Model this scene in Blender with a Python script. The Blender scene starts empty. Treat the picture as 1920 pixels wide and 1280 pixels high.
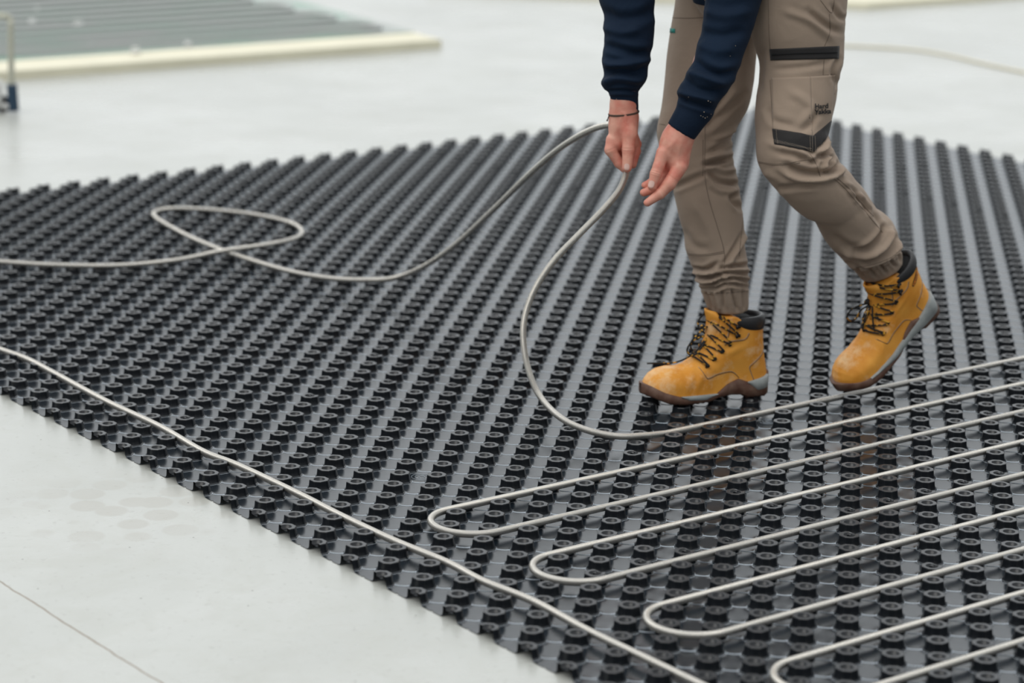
import bpy, bmesh, math, random
import numpy as np
from mathutils import Vector, Matrix
from mathutils.bvhtree import BVHTree

random.seed(7)
rng = np.random.default_rng(7)
COL = bpy.context.scene.collection
SC = bpy.context.scene

# ------------------------------------------------------------------ camera
S = 0.0707                      # stud spacing of the heating mat in metres
H = 0.29 * S                    # height of a stud
R = np.array([[0.990605316, 0.135706538, 0.016877298],
              [0.04997732, -0.244380063, -0.96839075],
              [-0.127292482, 0.960136512, -0.24886644]])
CAM = np.array([0.80289735, -4.25870458, 1.42590459 + H])
F = 4687.0
cam_data = bpy.data.cameras.new('camera')
cam = bpy.data.objects.new('camera', cam_data)
COL.objects.link(cam)
M = Matrix.Identity(4)
for i in range(3):
    M[i][0] = R[0][i]; M[i][1] = -R[1][i]; M[i][2] = -R[2][i]; M[i][3] = CAM[i]
cam.matrix_world = M
cam_data.sensor_width = 36.0
cam_data.lens = F / 1920 * 36
cam_data.clip_start = 0.05
cam_data.clip_end = 200
cam_data.dof.use_dof = True
cam_data.dof.focus_distance = 4.72
cam_data.dof.aperture_fstop = 3.0
SC.camera = cam

# ------------------------------------------------------------------ colour management
SC.view_settings.view_transform = 'Standard'
SC.view_settings.look = 'None'
SC.view_settings.gamma = 1.0
SC.view_settings.use_curve_mapping = False
SC.view_settings.exposure = 0.0

# ------------------------------------------------------------------ world: bright overcast sky, lightest beyond the slab
world = bpy.data.worlds.new('overcast_sky')
SC.world = world
world.use_nodes = True
wn = world.node_tree.nodes; wl = world.node_tree.links
wn.clear()
wo = wn.new('ShaderNodeOutputWorld'); wb = wn.new('ShaderNodeBackground')
tc = wn.new('ShaderNodeTexCoord')
def wdot(v):
    d = wn.new('ShaderNodeVectorMath'); d.operation = 'DOT_PRODUCT'
    vv = Vector(v).normalized(); d.inputs[1].default_value = vv
    wl.new(tc.outputs['Generated'], d.inputs[0]); return d.outputs['Value']
def wramp(src, stops):
    r = wn.new('ShaderNodeValToRGB'); r.color_ramp.interpolation = 'B_SPLINE'
    wl.new(src, r.inputs[0])
    el = r.color_ramp.elements
    el[0].position, el[0].color = stops[0][0], (*stops[0][1], 1)
    el[1].position, el[1].color = stops[-1][0], (*stops[-1][1], 1)
    for p, c in stops[1:-1]:
        e = el.new(p); e.color = (*c, 1)
    return r.outputs[0]
a = wramp(wdot((0, 0, 1)), [(0.0, (0.13, 0.14, 0.15)), (0.2, (0.26, 0.275, 0.29)), (0.55, (0.66, 0.69, 0.71)), (1.0, (1.12, 1.14, 1.13))])
b = wramp(wdot((-0.25, 0.95, 0.22)), [(0.0, (0.0, 0.0, 0.0)), (0.35, (0.10, 0.105, 0.11)), (0.75, (0.38, 0.40, 0.415)), (1.0, (0.92, 0.95, 0.96))])
ad = wn.new('ShaderNodeVectorMath'); ad.operation = 'ADD'
wl.new(a, ad.inputs[0]); wl.new(b, ad.inputs[1])
wl.new(ad.outputs[0], wb.inputs[0]); wb.inputs[1].default_value = 1.0
wl.new(wb.outputs[0], wo.inputs[0])
# broad soft fill, added to brighten the sides facing the camera
front_fill_d = bpy.data.lights.new('front_fill', 'SUN'); front_fill_d.energy = 1.0; front_fill_d.angle = math.radians(45); front_fill_d.color = (1.0, 0.98, 0.94)
front_fill = bpy.data.objects.new('front_fill', front_fill_d); COL.objects.link(front_fill)
front_fill.rotation_euler = Vector((-0.35, -0.45, 0.80)).to_track_quat('Z', 'Y').to_euler()

# ------------------------------------------------------------------ helpers
RT = np.array([R[0][0], R[0][1], 0.0]); RT /= np.linalg.norm(RT)     # horizontal right of the view
FW = np.array([R[2][0], R[2][1], 0.0]); FW /= np.linalg.norm(FW)     # horizontal forward of the view
FWV, RTV, UPV = Vector(FW), Vector(RT), Vector((0, 0, 1))

def W(u, v, D):
    """world point seen at (u, v) standing D metres in front of the camera (horizontal distance)"""
    d = R.T @ np.array([(u - 960) / F, (v - 640) / F, 1.0])
    t = D / (d @ FW)
    return CAM + d * t
def G(u, v, z=0.0):
    """world point of height z seen at (u, v)"""
    d = R.T @ np.array([(u - 960) / F, (v - 640) / F, 1.0])
    return CAM + d * ((z - CAM[2]) / d[2])
def PX(P):
    C = (np.asarray(P) - CAM) @ R.T
    return np.stack([960 + F * C[..., 0] / C[..., 2], 640 + F * C[..., 1] / C[..., 2]], -1)
def LAT(m, n, z=0.0):
    return np.array([n * S, -m * S, z])

def tag(o, label=None, cat=None, group=None, kind=None):
    if label: o['label'] = label
    if cat: o['category'] = cat
    if group: o['group'] = group
    if kind: o['kind'] = kind
    return o
def mesh_obj(name, verts, faces, mat, parent=None, smooth=True, uv=None, mats=None, mi=None):
    me = bpy.data.meshes.new(name)
    verts = np.asarray(verts, dtype=np.float32)
    me.from_pydata(verts.tolist() if len(verts) < 400000 else verts, [], [tuple(f) for f in faces])
    me.update()
    if smooth: me.polygons.foreach_set('use_smooth', [True] * len(me.polygons))
    for mm in (mats or [mat]): me.materials.append(mm)
    if mi is not None: me.polygons.foreach_set('material_index', mi)
    if uv is not None:
        l = me.uv_layers.new(name='UVMap')
        li = np.empty(len(me.loops), dtype=np.int32); me.loops.foreach_get('vertex_index', li)
        l.data.foreach_set('uv', np.asarray(uv, dtype=np.float32)[li].ravel())
    o = bpy.data.objects.new(name, me); COL.objects.link(o)
    if parent: o.parent = parent
    return o
def fast_obj(name, verts, quads, mat, parent=None, smooth_flags=None):
    """big all-quad meshes"""
    me = bpy.data.meshes.new(name)
    nv, nf = len(verts), len(quads)
    me.vertices.add(nv); me.vertices.foreach_set('co', np.asarray(verts, np.float32).ravel())
    me.loops.add(nf * 4); me.loops.foreach_set('vertex_index', np.asarray(quads, np.int32).ravel())
    me.polygons.add(nf); me.polygons.foreach_set('loop_start', np.arange(0, nf * 4, 4, dtype=np.int32))
    if smooth_flags is None: smooth_flags = np.ones(nf, bool)
    me.polygons.foreach_set('use_smooth', smooth_flags)
    me.update(calc_edges=True); me.validate()
    me.materials.append(mat)
    o = bpy.data.objects.new(name, me); COL.objects.link(o)
    if parent: o.parent = parent
    return o
def empty(name, loc):
    o = bpy.data.objects.new(name, None); COL.objects.link(o); o.location = loc
    o.empty_display_size = 0.1
    return o
def put(o, parent):
    """parent while keeping the world-space mesh in place"""
    bpy.context.view_layer.update()
    o.parent = parent
    o.matrix_parent_inverse = parent.matrix_world.inverted()
    return o
def catmull(P, per=8, closed=False):
    P = np.asarray(P, float); n = len(P); out = []
    Q = np.vstack([2 * P[0] - P[1], P, 2 * P[-1] - P[-2]])
    for i in range(n - 1):
        p0, p1, p2, p3 = Q[i], Q[i + 1], Q[i + 2], Q[i + 3]
        for k in range(per):
            t = k / per
            out.append(0.5 * ((2 * p1) + (-p0 + p2) * t + (2 * p0 - 5 * p1 + 4 * p2 - p3) * t * t + (-p0 + 3 * p1 - 3 * p2 + p3) * t ** 3))
    out.append(P[-1])
    return np.array(out)
def resample(P, step):
    P = np.asarray(P, float)
    L = np.r_[0, np.cumsum(np.linalg.norm(np.diff(P, axis=0), axis=1))]
    n = max(2, int(L[-1] / step) + 1); s = np.linspace(0, L[-1], n)
    return np.stack([np.interp(s, L, P[:, k]) for k in range(P.shape[1])], 1)
def sweep(P, r, sides=10, caps=True):
    P = np.asarray(P, float); n = len(P)
    r = np.full(n, r) if np.isscalar(r) else np.asarray(r)
    T = np.gradient(P, axis=0); T /= np.linalg.norm(T, axis=1)[:, None] + 1e-12
    a = np.array([0, 0, 1.0]) if abs(T[0][2]) < .9 else np.array([1.0, 0, 0])
    Nn = np.zeros_like(P); x = a - T[0] * (a @ T[0]); x /= np.linalg.norm(x); Nn[0] = x
    for i in range(1, n):
        x = x - T[i] * (x @ T[i]); x /= np.linalg.norm(x) + 1e-12; Nn[i] = x
    B = np.cross(T, Nn)
    th = np.linspace(0, 2 * np.pi, sides + 1)
    V = P[:, None, :] + r[:, None, None] * (np.cos(th)[None, :, None] * Nn[:, None, :] + np.sin(th)[None, :, None] * B[:, None, :])
    V = V.reshape(-1, 3)
    L = np.r_[0, np.cumsum(np.linalg.norm(np.diff(P, axis=0), axis=1))]
    uv = np.stack([np.repeat(L, sides + 1), np.tile(th / (2 * np.pi), n)], 1)
    i = np.arange(n - 1)[:, None] * (sides + 1) + np.arange(sides)[None, :]
    i = i.ravel()
    Fq = np.stack([i, i + 1, i + sides + 2, i + sides + 1], 1)
    faces = [tuple(q) for q in Fq]
    if caps:
        faces.append(tuple(range(sides - 1, -1, -1))); b = (n - 1) * (sides + 1); faces.append(tuple(b + k for k in range(sides)))
    return V, faces, uv
class MB:
    def __init__(s): s.v = []; s.f = []; s.m = []; s.n = 0
    def add(s, V, Fc, mi=0):
        s.v.append(np.asarray(V, float)); s.f += [tuple(int(i) + s.n for i in f) for f in Fc]; s.m += [mi] * len(Fc); s.n += len(V); return s
    def tube(s, P, r, sides=8, mi=0, step=None):
        P = np.asarray(P, float)
        if step: P = resample(catmull(P, 8), step)
        V, Fc, _ = sweep(P, r, sides); return s.add(V, Fc, mi)
    def box(s, c, sz, mi=0, M3=None):
        c = np.asarray(c, float); sz = np.asarray(sz, float) / 2
        V = np.array([[x, y, z] for x in (-1, 1) for y in (-1, 1) for z in (-1, 1)]) * sz
        if M3 is not None: V = V @ np.asarray(M3).T
        return s.add(V + c, [(0, 1, 3, 2), (4, 6, 7, 5), (0, 4, 5, 1), (2, 3, 7, 6), (0, 2, 6, 4), (1, 5, 7, 3)], mi)
    def ell(s, c, ax, mi=0, nu=16, nv=10):
        """ellipsoid with axis vectors ax (3 rows)"""
        ax = np.asarray(ax, float); V = []
        for j in range(nv + 1):
            ph = math.pi * j / nv
            for i in range(nu):
                th = 2 * math.pi * i / nu
                V.append(np.asarray(c) + math.sin(ph) * math.cos(th) * ax[0] + math.sin(ph) * math.sin(th) * ax[1] + math.cos(ph) * ax[2])
        Fc = [(j * nu + i, (j + 1) * nu + i, (j + 1) * nu + (i + 1) % nu, j * nu + (i + 1) % nu) for j in range(nv) for i in range(nu)]
        return s.add(V, Fc, mi)
    def build(s, name, mat, parent=None, smooth=True, mats=None):
        return mesh_obj(name, np.vstack(s.v), s.f, mat, parent, smooth, mats=mats, mi=s.m if mats else None)

# ------------------------------------------------------------------ materials
def new_mat(name):
    m = bpy.data.materials.new(name); m.use_nodes = True
    return m, m.node_tree.nodes, m.node_tree.links, m.node_tree.nodes['Principled BSDF']
def N(nodes, t, **kw):
    n = nodes.new(t)
    for k, v in kw.items(): setattr(n, k, v)
    return n
def simple(name, col, rough=.5, metal=0, noise=0.0, nscale=20, bump=0.0, bscale=200, bdist=.001, col2=None, spec=.5, sss=0):
    m, nd, lk, bs = new_mat(name)
    bs.inputs['Base Color'].default_value = (*col, 1); bs.inputs['Roughness'].default_value = rough
    bs.inputs['Metallic'].default_value = metal; bs.inputs['Specular IOR Level'].default_value = spec
    if sss:
        bs.inputs['Subsurface Weight'].default_value = sss; bs.inputs['Subsurface Radius'].default_value = (.012, .004, .002); bs.inputs['Subsurface Scale'].default_value = 1.0
    co = N(nd, 'ShaderNodeTexCoord')
    if noise or col2:
        t = N(nd, 'ShaderNodeTexNoise'); t.inputs['Scale'].default_value = nscale; t.inputs['Detail'].default_value = 6
        lk.new(co.outputs['Object'], t.inputs['Vector'])
        mp = N(nd, 'ShaderNodeMapRange'); mp.inputs[1].default_value = .35; mp.inputs[2].default_value = .68
        lk.new(t.outputs[0], mp.inputs[0])
        mx = N(nd, 'ShaderNodeMix', data_type='RGBA')
        c2 = col2 or tuple(c * (1 - noise) for c in col)
        mx.inputs[6].default_value = (*col, 1); mx.inputs[7].default_value = (*c2, 1)
        lk.new(mp.outputs[0], mx.inputs[0]); lk.new(mx.outputs[2], bs.inputs['Base Color'])
    if bump:
        t = N(nd, 'ShaderNodeTexNoise'); t.inputs['Scale'].default_value = bscale; t.inputs['Detail'].default_value = 4
        lk.new(co.outputs['Object'], t.inputs['Vector'])
        bp = N(nd, 'ShaderNodeBump'); bp.inputs['Strength'].default_value = bump; bp.inputs['Distance'].default_value = bdist
        lk.new(t.outputs[0], bp.inputs['Height']); lk.new(bp.outputs[0], bs.inputs['Normal'])
    return m

M_plastic = simple('black_moulded_plastic', (.009, .0145, .021), rough=.23, noise=.2, nscale=3)
M_ridge_glint = simple('painted_ridge_glint', (.46, .52, .58), rough=.35)  # paler colour paints the sky glint on raised lines into the plastic
M_plastic_stud = simple('black_stud_plastic', (.006, .008, .011), rough=.31, noise=.2, nscale=9, bump=.05, bscale=300, bdist=.0005)

def corrugated(name, col, pitch=.0021, rough=.23):
    m, nd, lk, bs = new_mat(name)
    bs.inputs['Metallic'].default_value = .8; bs.inputs['Roughness'].default_value = rough
    bs.inputs['Base Color'].default_value = (*col, 1)
    uv = N(nd, 'ShaderNodeUVMap'); uv.uv_map = 'UVMap'
    sp = N(nd, 'ShaderNodeSeparateXYZ'); lk.new(uv.outputs[0], sp.inputs[0])
    mu = N(nd, 'ShaderNodeMath', operation='MULTIPLY'); mu.inputs[1].default_value = 2 * math.pi / pitch
    lk.new(sp.outputs[0], mu.inputs[0])
    si = N(nd, 'ShaderNodeMath', operation='SINE'); lk.new(mu.outputs[0], si.inputs[0])
    bp = N(nd, 'ShaderNodeBump'); bp.inputs['Strength'].default_value = 1.0; bp.inputs['Distance'].default_value = .00030
    lk.new(si.outputs[0], bp.inputs['Height']); lk.new(bp.outputs[0], bs.inputs['Normal'])
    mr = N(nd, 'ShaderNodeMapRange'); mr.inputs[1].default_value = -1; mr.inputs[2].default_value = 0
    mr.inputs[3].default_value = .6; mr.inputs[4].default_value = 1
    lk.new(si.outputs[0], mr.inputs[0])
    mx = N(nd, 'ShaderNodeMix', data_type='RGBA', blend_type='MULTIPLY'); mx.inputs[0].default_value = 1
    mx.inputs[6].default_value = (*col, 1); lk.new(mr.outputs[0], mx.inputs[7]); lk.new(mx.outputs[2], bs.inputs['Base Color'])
    return m
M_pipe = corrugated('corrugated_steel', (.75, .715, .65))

def floor_material():
    m, nd, lk, bs = new_mat('concrete_slab')
    co = N(nd, 'ShaderNodeTexCoord')
    def noise(scale, detail=6, rough=.55, dist=0):
        t = N(nd, 'ShaderNodeTexNoise'); t.inputs['Scale'].default_value = scale; t.inputs['Detail'].default_value = detail
        t.inputs['Roughness'].default_value = rough; t.inputs['Distortion'].default_value = dist
        lk.new(co.outputs['Object'], t.inputs['Vector']); return t.outputs[0]
    def rng_(src, a, b, c=0, d=1):
        r = N(nd, 'ShaderNodeMapRange'); r.inputs[1].default_value = a; r.inputs[2].default_value = b
        r.inputs[3].default_value = c; r.inputs[4].default_value = d; lk.new(src, r.inputs[0]); return r.outputs[0]
    def mix(fac, A, B):
        x = N(nd, 'ShaderNodeMix', data_type='RGBA')
        lk.new(fac, x.inputs[0])
        for s, v in ((6, A), (7, B)):
            if isinstance(v, tuple): x.inputs[s].default_value = (*v, 1)
            else: lk.new(v, x.inputs[s])
        return x.outputs[2]
    c = mix(rng_(noise(1.3, 7, .6, .6), .35, .68), (.535, .545, .515), (.465, .475, .445))
    c = mix(rng_(noise(7, 9, .7, .8), .46, .72, 0, .65), c, (.44, .445, .40))
    c = mix(rng_(noise(70, 5), .60, .72, 0, .4), c, (.30, .29, .26))
    # saw-cut joint running across the near corner
    p0, p1 = G(0, 1090), G(300, 1280)
    d = p1 - p0; L = math.hypot(d[0], d[1]); nx, ny = -d[1] / L, d[0] / L
    w = N(nd, 'ShaderNodeTexNoise'); w.inputs['Scale'].default_value = 14; lk.new(co.outputs['Object'], w.inputs['Vector'])
    dt = N(nd, 'ShaderNodeVectorMath', operation='DOT_PRODUCT'); dt.inputs[1].default_value = (nx, ny, 0); lk.new(co.outputs['Object'], dt.inputs[0])
    sb = N(nd, 'ShaderNodeMath', operation='SUBTRACT'); lk.new(dt.outputs['Value'], sb.inputs[0]); sb.inputs[1].default_value = float(p0[0] * nx + p0[1] * ny)
    ww = rng_(w.outputs[0], 0, 1, -.006, .006)
    s2 = N(nd, 'ShaderNodeMath', operation='ADD'); lk.new(sb.outputs[0], s2.inputs[0]); lk.new(ww, s2.inputs[1])
    ab = N(nd, 'ShaderNodeMath', operation='ABSOLUTE'); lk.new(s2.outputs[0], ab.inputs[0])
    c = mix(rng_(ab.outputs[0], .0012, .0024, 1, 0), c, (.22, .17, .115))
    # dusty tread marks in one patch of the slab, and scattered grit
    tr_ = N(nd, 'ShaderNodeTexVoronoi'); tr_.inputs['Scale'].default_value = 14; tr_.inputs['Randomness'].default_value = .6; lk.new(co.outputs['Object'], tr_.inputs['Vector'])
    ctr = G(230, 958)
    ds_ = N(nd, 'ShaderNodeVectorMath', operation='DISTANCE'); ds_.inputs[1].default_value = (float(ctr[0]), float(ctr[1]), 0); lk.new(co.outputs['Object'], ds_.inputs[0])
    mk_ = N(nd, 'ShaderNodeMath', operation='MULTIPLY'); lk.new(rng_(tr_.outputs['Distance'], .42, .50, .55, 0), mk_.inputs[0]); lk.new(rng_(ds_.outputs['Value'], .10, .27, 1, 0), mk_.inputs[1])
    c = mix(mk_.outputs[0], c, (.40, .385, .34))
    gv = N(nd, 'ShaderNodeTexVoronoi', voronoi_dimensions='2D'); gv.inputs['Scale'].default_value = 4.5; lk.new(co.outputs['Object'], gv.inputs['Vector'])
    c = mix(rng_(gv.outputs['Distance'], .006, .009, .9, 0), c, (.07, .06, .05))
    lk.new(c, bs.inputs['Base Color'])
    lk.new(rng_(noise(2.2, 5), .3, .7, .22, .38), bs.inputs['Roughness'])
    bp = N(nd, 'ShaderNodeBump'); bp.inputs['Strength'].default_value = .12; bp.inputs['Distance'].default_value = .002
    lk.new(noise(45, 8, .7), bp.inputs['Height']); lk.new(bp.outputs[0], bs.inputs['Normal'])
    return m
M_floor = floor_material()
def cloth(name, col, col2, weave=900, bumpd=.0004, rough=.85, wr=0, sheen=.12):
    m, nd, lk, bs = new_mat(name)
    bs.inputs['Roughness'].default_value = rough; bs.inputs['Specular IOR Level'].default_value = .25
    bs.inputs['Sheen Weight'].default_value = sheen
    co = N(nd, 'ShaderNodeTexCoord')
    t = N(nd, 'ShaderNodeTexNoise'); t.inputs['Scale'].default_value = 7; t.inputs['Detail'].default_value = 8; lk.new(co.outputs['Object'], t.inputs['Vector'])
    mx = N(nd, 'ShaderNodeMix', data_type='RGBA'); mx.inputs[6].default_value = (*col, 1); mx.inputs[7].default_value = (*col2, 1)
    mp = N(nd, 'ShaderNodeMapRange'); mp.inputs[1].default_value = .3; mp.inputs[2].default_value = .7; lk.new(t.outputs[0], mp.inputs[0])
    lk.new(mp.outputs[0], mx.inputs[0]); lk.new(mx.outputs[2], bs.inputs['Base Color'])
    n1 = N(nd, 'ShaderNodeTexNoise'); n1.inputs['Scale'].default_value = weave; n1.inputs['Detail'].default_value = 2; lk.new(co.outputs['Object'], n1.inputs['Vector'])
    n2 = N(nd, 'ShaderNodeTexNoise'); n2.inputs['Scale'].default_value = 26; n2.inputs['Detail'].default_value = 3; n2.inputs['Distortion'].default_value = .4; lk.new(co.outputs['Object'], n2.inputs['Vector'])
    b1 = N(nd, 'ShaderNodeBump'); b1.inputs['Strength'].default_value = .4; b1.inputs['Distance'].default_value = bumpd; lk.new(n1.outputs[0], b1.inputs['Height'])
    b2 = N(nd, 'ShaderNodeBump'); b2.inputs['Strength'].default_value = .5; b2.inputs['Distance'].default_value = .004 + wr; lk.new(n2.outputs[0], b2.inputs['Height'])
    lk.new(b1.outputs[0], b2.inputs['Normal']); lk.new(b2.outputs[0], bs.inputs['Normal'])
    return m
M_trouser = cloth('khaki_ripstop', (.395, .303, .233), (.335, .257, .197))
M_trim = cloth('black_trim_fabric', (.022, .02, .02), (.03, .028, .028), rough=.6)
M_navy = cloth('navy_fleece', (.0045, .0165, .040), (.003, .011, .028), weave=500, bumpd=.0008, wr=.002, sheen=.02)
M_thread = simple('khaki_thread', (.42, .34, .26), rough=.8)
M_seam = simple('seam_line', (.19, .145, .11), rough=.9)
M_logo = simple('printed_black', (.012, .011, .012), rough=.6)
M_teal = simple('teal_print', (.02, .30, .25), rough=.6)
M_skin = simple('skin', (.75, .38, .285), rough=.45, col2=(.64, .20, .145), nscale=34, bump=.35, bscale=260, bdist=.0006, sss=.12, spec=.4)
M_nail = simple('fingernail', (.78, .52, .45), rough=.25)
M_leather = simple('tan_nubuck', (.83, .375, .060), rough=.58, col2=(.71, .275, .03), nscale=22, bump=.3, bscale=180, bdist=.0008, spec=.3)
def scuffed_leather():
    m = M_leather; nd, lk = m.node_tree.nodes, m.node_tree.links; bs = nd['Principled BSDF']
    src = bs.inputs['Base Color'].links[0].from_socket
    co = N(nd, 'ShaderNodeTexCoord')
    t = N(nd, 'ShaderNodeTexNoise'); t.inputs['Scale'].default_value = 34; t.inputs['Detail'].default_value = 8; t.inputs['Roughness'].default_value = .7; lk.new(co.outputs['Object'], t.inputs['Vector'])
    t2 = N(nd, 'ShaderNodeTexNoise'); t2.inputs['Scale'].default_value = 11; lk.new(co.outputs['Object'], t2.inputs['Vector'])
    ml = N(nd, 'ShaderNodeMath', operation='MULTIPLY'); lk.new(t.outputs[0], ml.inputs[0]); lk.new(t2.outputs[0], ml.inputs[1])
    acc = ml.outputs[0]
    for (u, v, D) in ((1232, 712, 5.03), (1592, 700, 5.12)):      # plaster dust on both toe caps
        c_ = W(u, v, D); ds = N(nd, 'ShaderNodeVectorMath', operation='DISTANCE'); ds.inputs[1].default_value = tuple(float(x) for x in c_); lk.new(co.outputs['Object'], ds.inputs[0])
        r_ = N(nd, 'ShaderNodeMapRange'); r_.inputs[1].default_value = .03; r_.inputs[2].default_value = .10; r_.inputs[3].default_value = .085; r_.inputs[4].default_value = 0; lk.new(ds.outputs['Value'], r_.inputs[0])
        ad_ = N(nd, 'ShaderNodeMath', operation='ADD'); lk.new(acc, ad_.inputs[0]); lk.new(r_.outputs[0], ad_.inputs[1]); acc = ad_.outputs[0]
    mr = N(nd, 'ShaderNodeMapRange'); mr.inputs[1].default_value = .29; mr.inputs[2].default_value = .41; mr.inputs[4].default_value = .65; lk.new(acc, mr.inputs[0])
    mx = N(nd, 'ShaderNodeMix', data_type='RGBA'); lk.new(mr.outputs[0], mx.inputs[0]); lk.new(src, mx.inputs[6]); mx.inputs[7].default_value = (.85, .62, .36, 1)
    lk.new(mx.outputs[2], bs.inputs['Base Color'])
scuffed_leather()
M_sole_brown = simple('brown_rubber', (.10, .042, .026), rough=.6, col2=(.165, .095, .065), nscale=60, bump=.2)
M_sole_grey = simple('grey_rubber', (.33, .355, .35), rough=.55, noise=.25, nscale=40, bump=.15)
M_collar = simple('black_padded_leather', (.016, .016, .018), rough=.42, bump=.2, bscale=400, bdist=.0004)
M_lining = simple('black_lining', (.006, .006, .007), rough=.9)
M_metal_dark = simple('blackened_eyelet', (.03, .028, .028), rough=.35, metal=.7)
M_cord = simple('brown_cord', (.085, .055, .04), rough=.8, bump=.6, bscale=900)
M_orange = simple('orange_print', (.85, .25, .01), rough=.5)
def lace_material():
    m, nd, lk, bs = new_mat('black_yellow_lace')
    bs.inputs['Roughness'].default_value = .8
    co = N(nd, 'ShaderNodeTexCoord')
    t = N(nd, 'ShaderNodeTexVoronoi'); t.inputs['Scale'].default_value = 190; lk.new(co.outputs['Object'], t.inputs['Vector'])
    sp = N(nd, 'ShaderNodeSeparateColor'); lk.new(t.outputs['Color'], sp.inputs[0])
    gt = N(nd, 'ShaderNodeMath', operation='GREATER_THAN'); gt.inputs[1].default_value = .82; lk.new(sp.outputs[0], gt.inputs[0])
    mx = N(nd, 'ShaderNodeMix', data_type='RGBA'); mx.inputs[6].default_value = (.012, .011, .01, 1); mx.inputs[7].default_value = (.62, .32, .03, 1)
    lk.new(gt.outputs[0], mx.inputs[0]); lk.new(mx.outputs[2], bs.inputs['Base Color'])
    return m
M_lace = lace_material()
M_cream = simple('cream_insulation', (.83, .79, .62), rough=.8, noise=.08, nscale=6)
M_green = simple('green_membrane', (.30, .44, .36), rough=.5, col2=(.42, .44, .42), nscale=3)
M_greypipe = simple('grey_pipe', (.50, .51, .50), rough=.4)
M_white = simple('white_plastic', (.8, .8, .78), rough=.3)
M_blue = simple('navy_plastic', (.015, .045, .085), rough=.4)
M_steel = simple('pale_steel', (.52, .52, .43), rough=.4, metal=.2)
M_black = simple('black_rubber', (.02, .02, .022), rough=.6)

# ------------------------------------------------------------------ floor
fl = mesh_obj('floor', [(-16, -7, 0), (18, -7, 0), (18, 26, 0), (-16, 26, 0)], [(0, 1, 2, 3)], M_floor, smooth=False)
tag(fl, 'pale grey concrete slab with a thin saw-cut joint at lower left', 'floor', kind='structure')

# ------------------------------------------------------------------ stud mat
def oct_r(th):
    a = (th + math.pi / 8) % (math.pi / 4) - math.pi / 8
    return 1.0 / np.cos(a)
FLX = [.28, .30, .325, .36, .40, .45, .72]
FLZ = [.074, .050, .033, .024, .020, .018, .016]
def sheet_h(x, y):
    ax, ay = np.abs(x), np.abs(y)
    mx = np.maximum(ax, ay)
    k = 1.4142
    d = np.maximum(mx, (ax + ay) / k)
    return np.interp(d, FLX, FLZ)
def stud_template(seam=False):
    n = 32
    th = np.arange(n) * 2 * math.pi / n
    ro = oct_r(th)
    rings = [(.286, .062, 1), (.268, .105, 1), (.257, .180, 1), (.250, .250, 1), (.247, .276, 1), (.236, .290, 1),
             (.160, .290, 0), (.150, .283, 0), (.146, .205, 0), (.06, .196, 0), (.004, .196, 0)]
    V = []
    for k, (r, z, o) in enumerate(rings):
        rr = r * (ro if o else np.ones(n))
        zz = np.full(n, z)
        if seam and 4 <= k <= 7:
            g = np.exp(-((((th - 1.0) + math.pi) % (2 * math.pi) - math.pi) / .38) ** 2)
            zz = zz - .055 * g
            rr = rr * (1 - .06 * g)
        V.append(np.stack([rr * np.cos(th), rr * np.sin(th), zz], 1))
    V = np.vstack(V)
    Fq, sm = [], []
    for k in range(len(rings) - 1):
        for i in range(n):
            j = (i + 1) % n
            Fq.append((k * n + i, k * n + j, (k + 1) * n + j, (k + 1) * n + i)); sm.append(k in (0, 1, 2, 7, 8))
    if seam:      # the neighbouring panel's clip pushed up through the hole
        b = len(V); m = 12; a = np.arange(m) * 2 * math.pi / m
        for (r, z) in ((.105, .22), (.10, .285), (.082, .302), (.004, .302)):
            V = np.vstack([V, np.stack([.035 + r * np.cos(a), .01 + r * .75 * np.sin(a), np.full(m, z) + .012 * np.sin(2 * a)], 1)])
        for k in range(3):
            for i in range(m):
                j = (i + 1) % m
                Fq.append((b + k * m + i, b + k * m + j, b + (k + 1) * m + j, b + (k + 1) * m + i)); sm.append(False)
    return V, np.array(Fq), np.array(sm)
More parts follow.
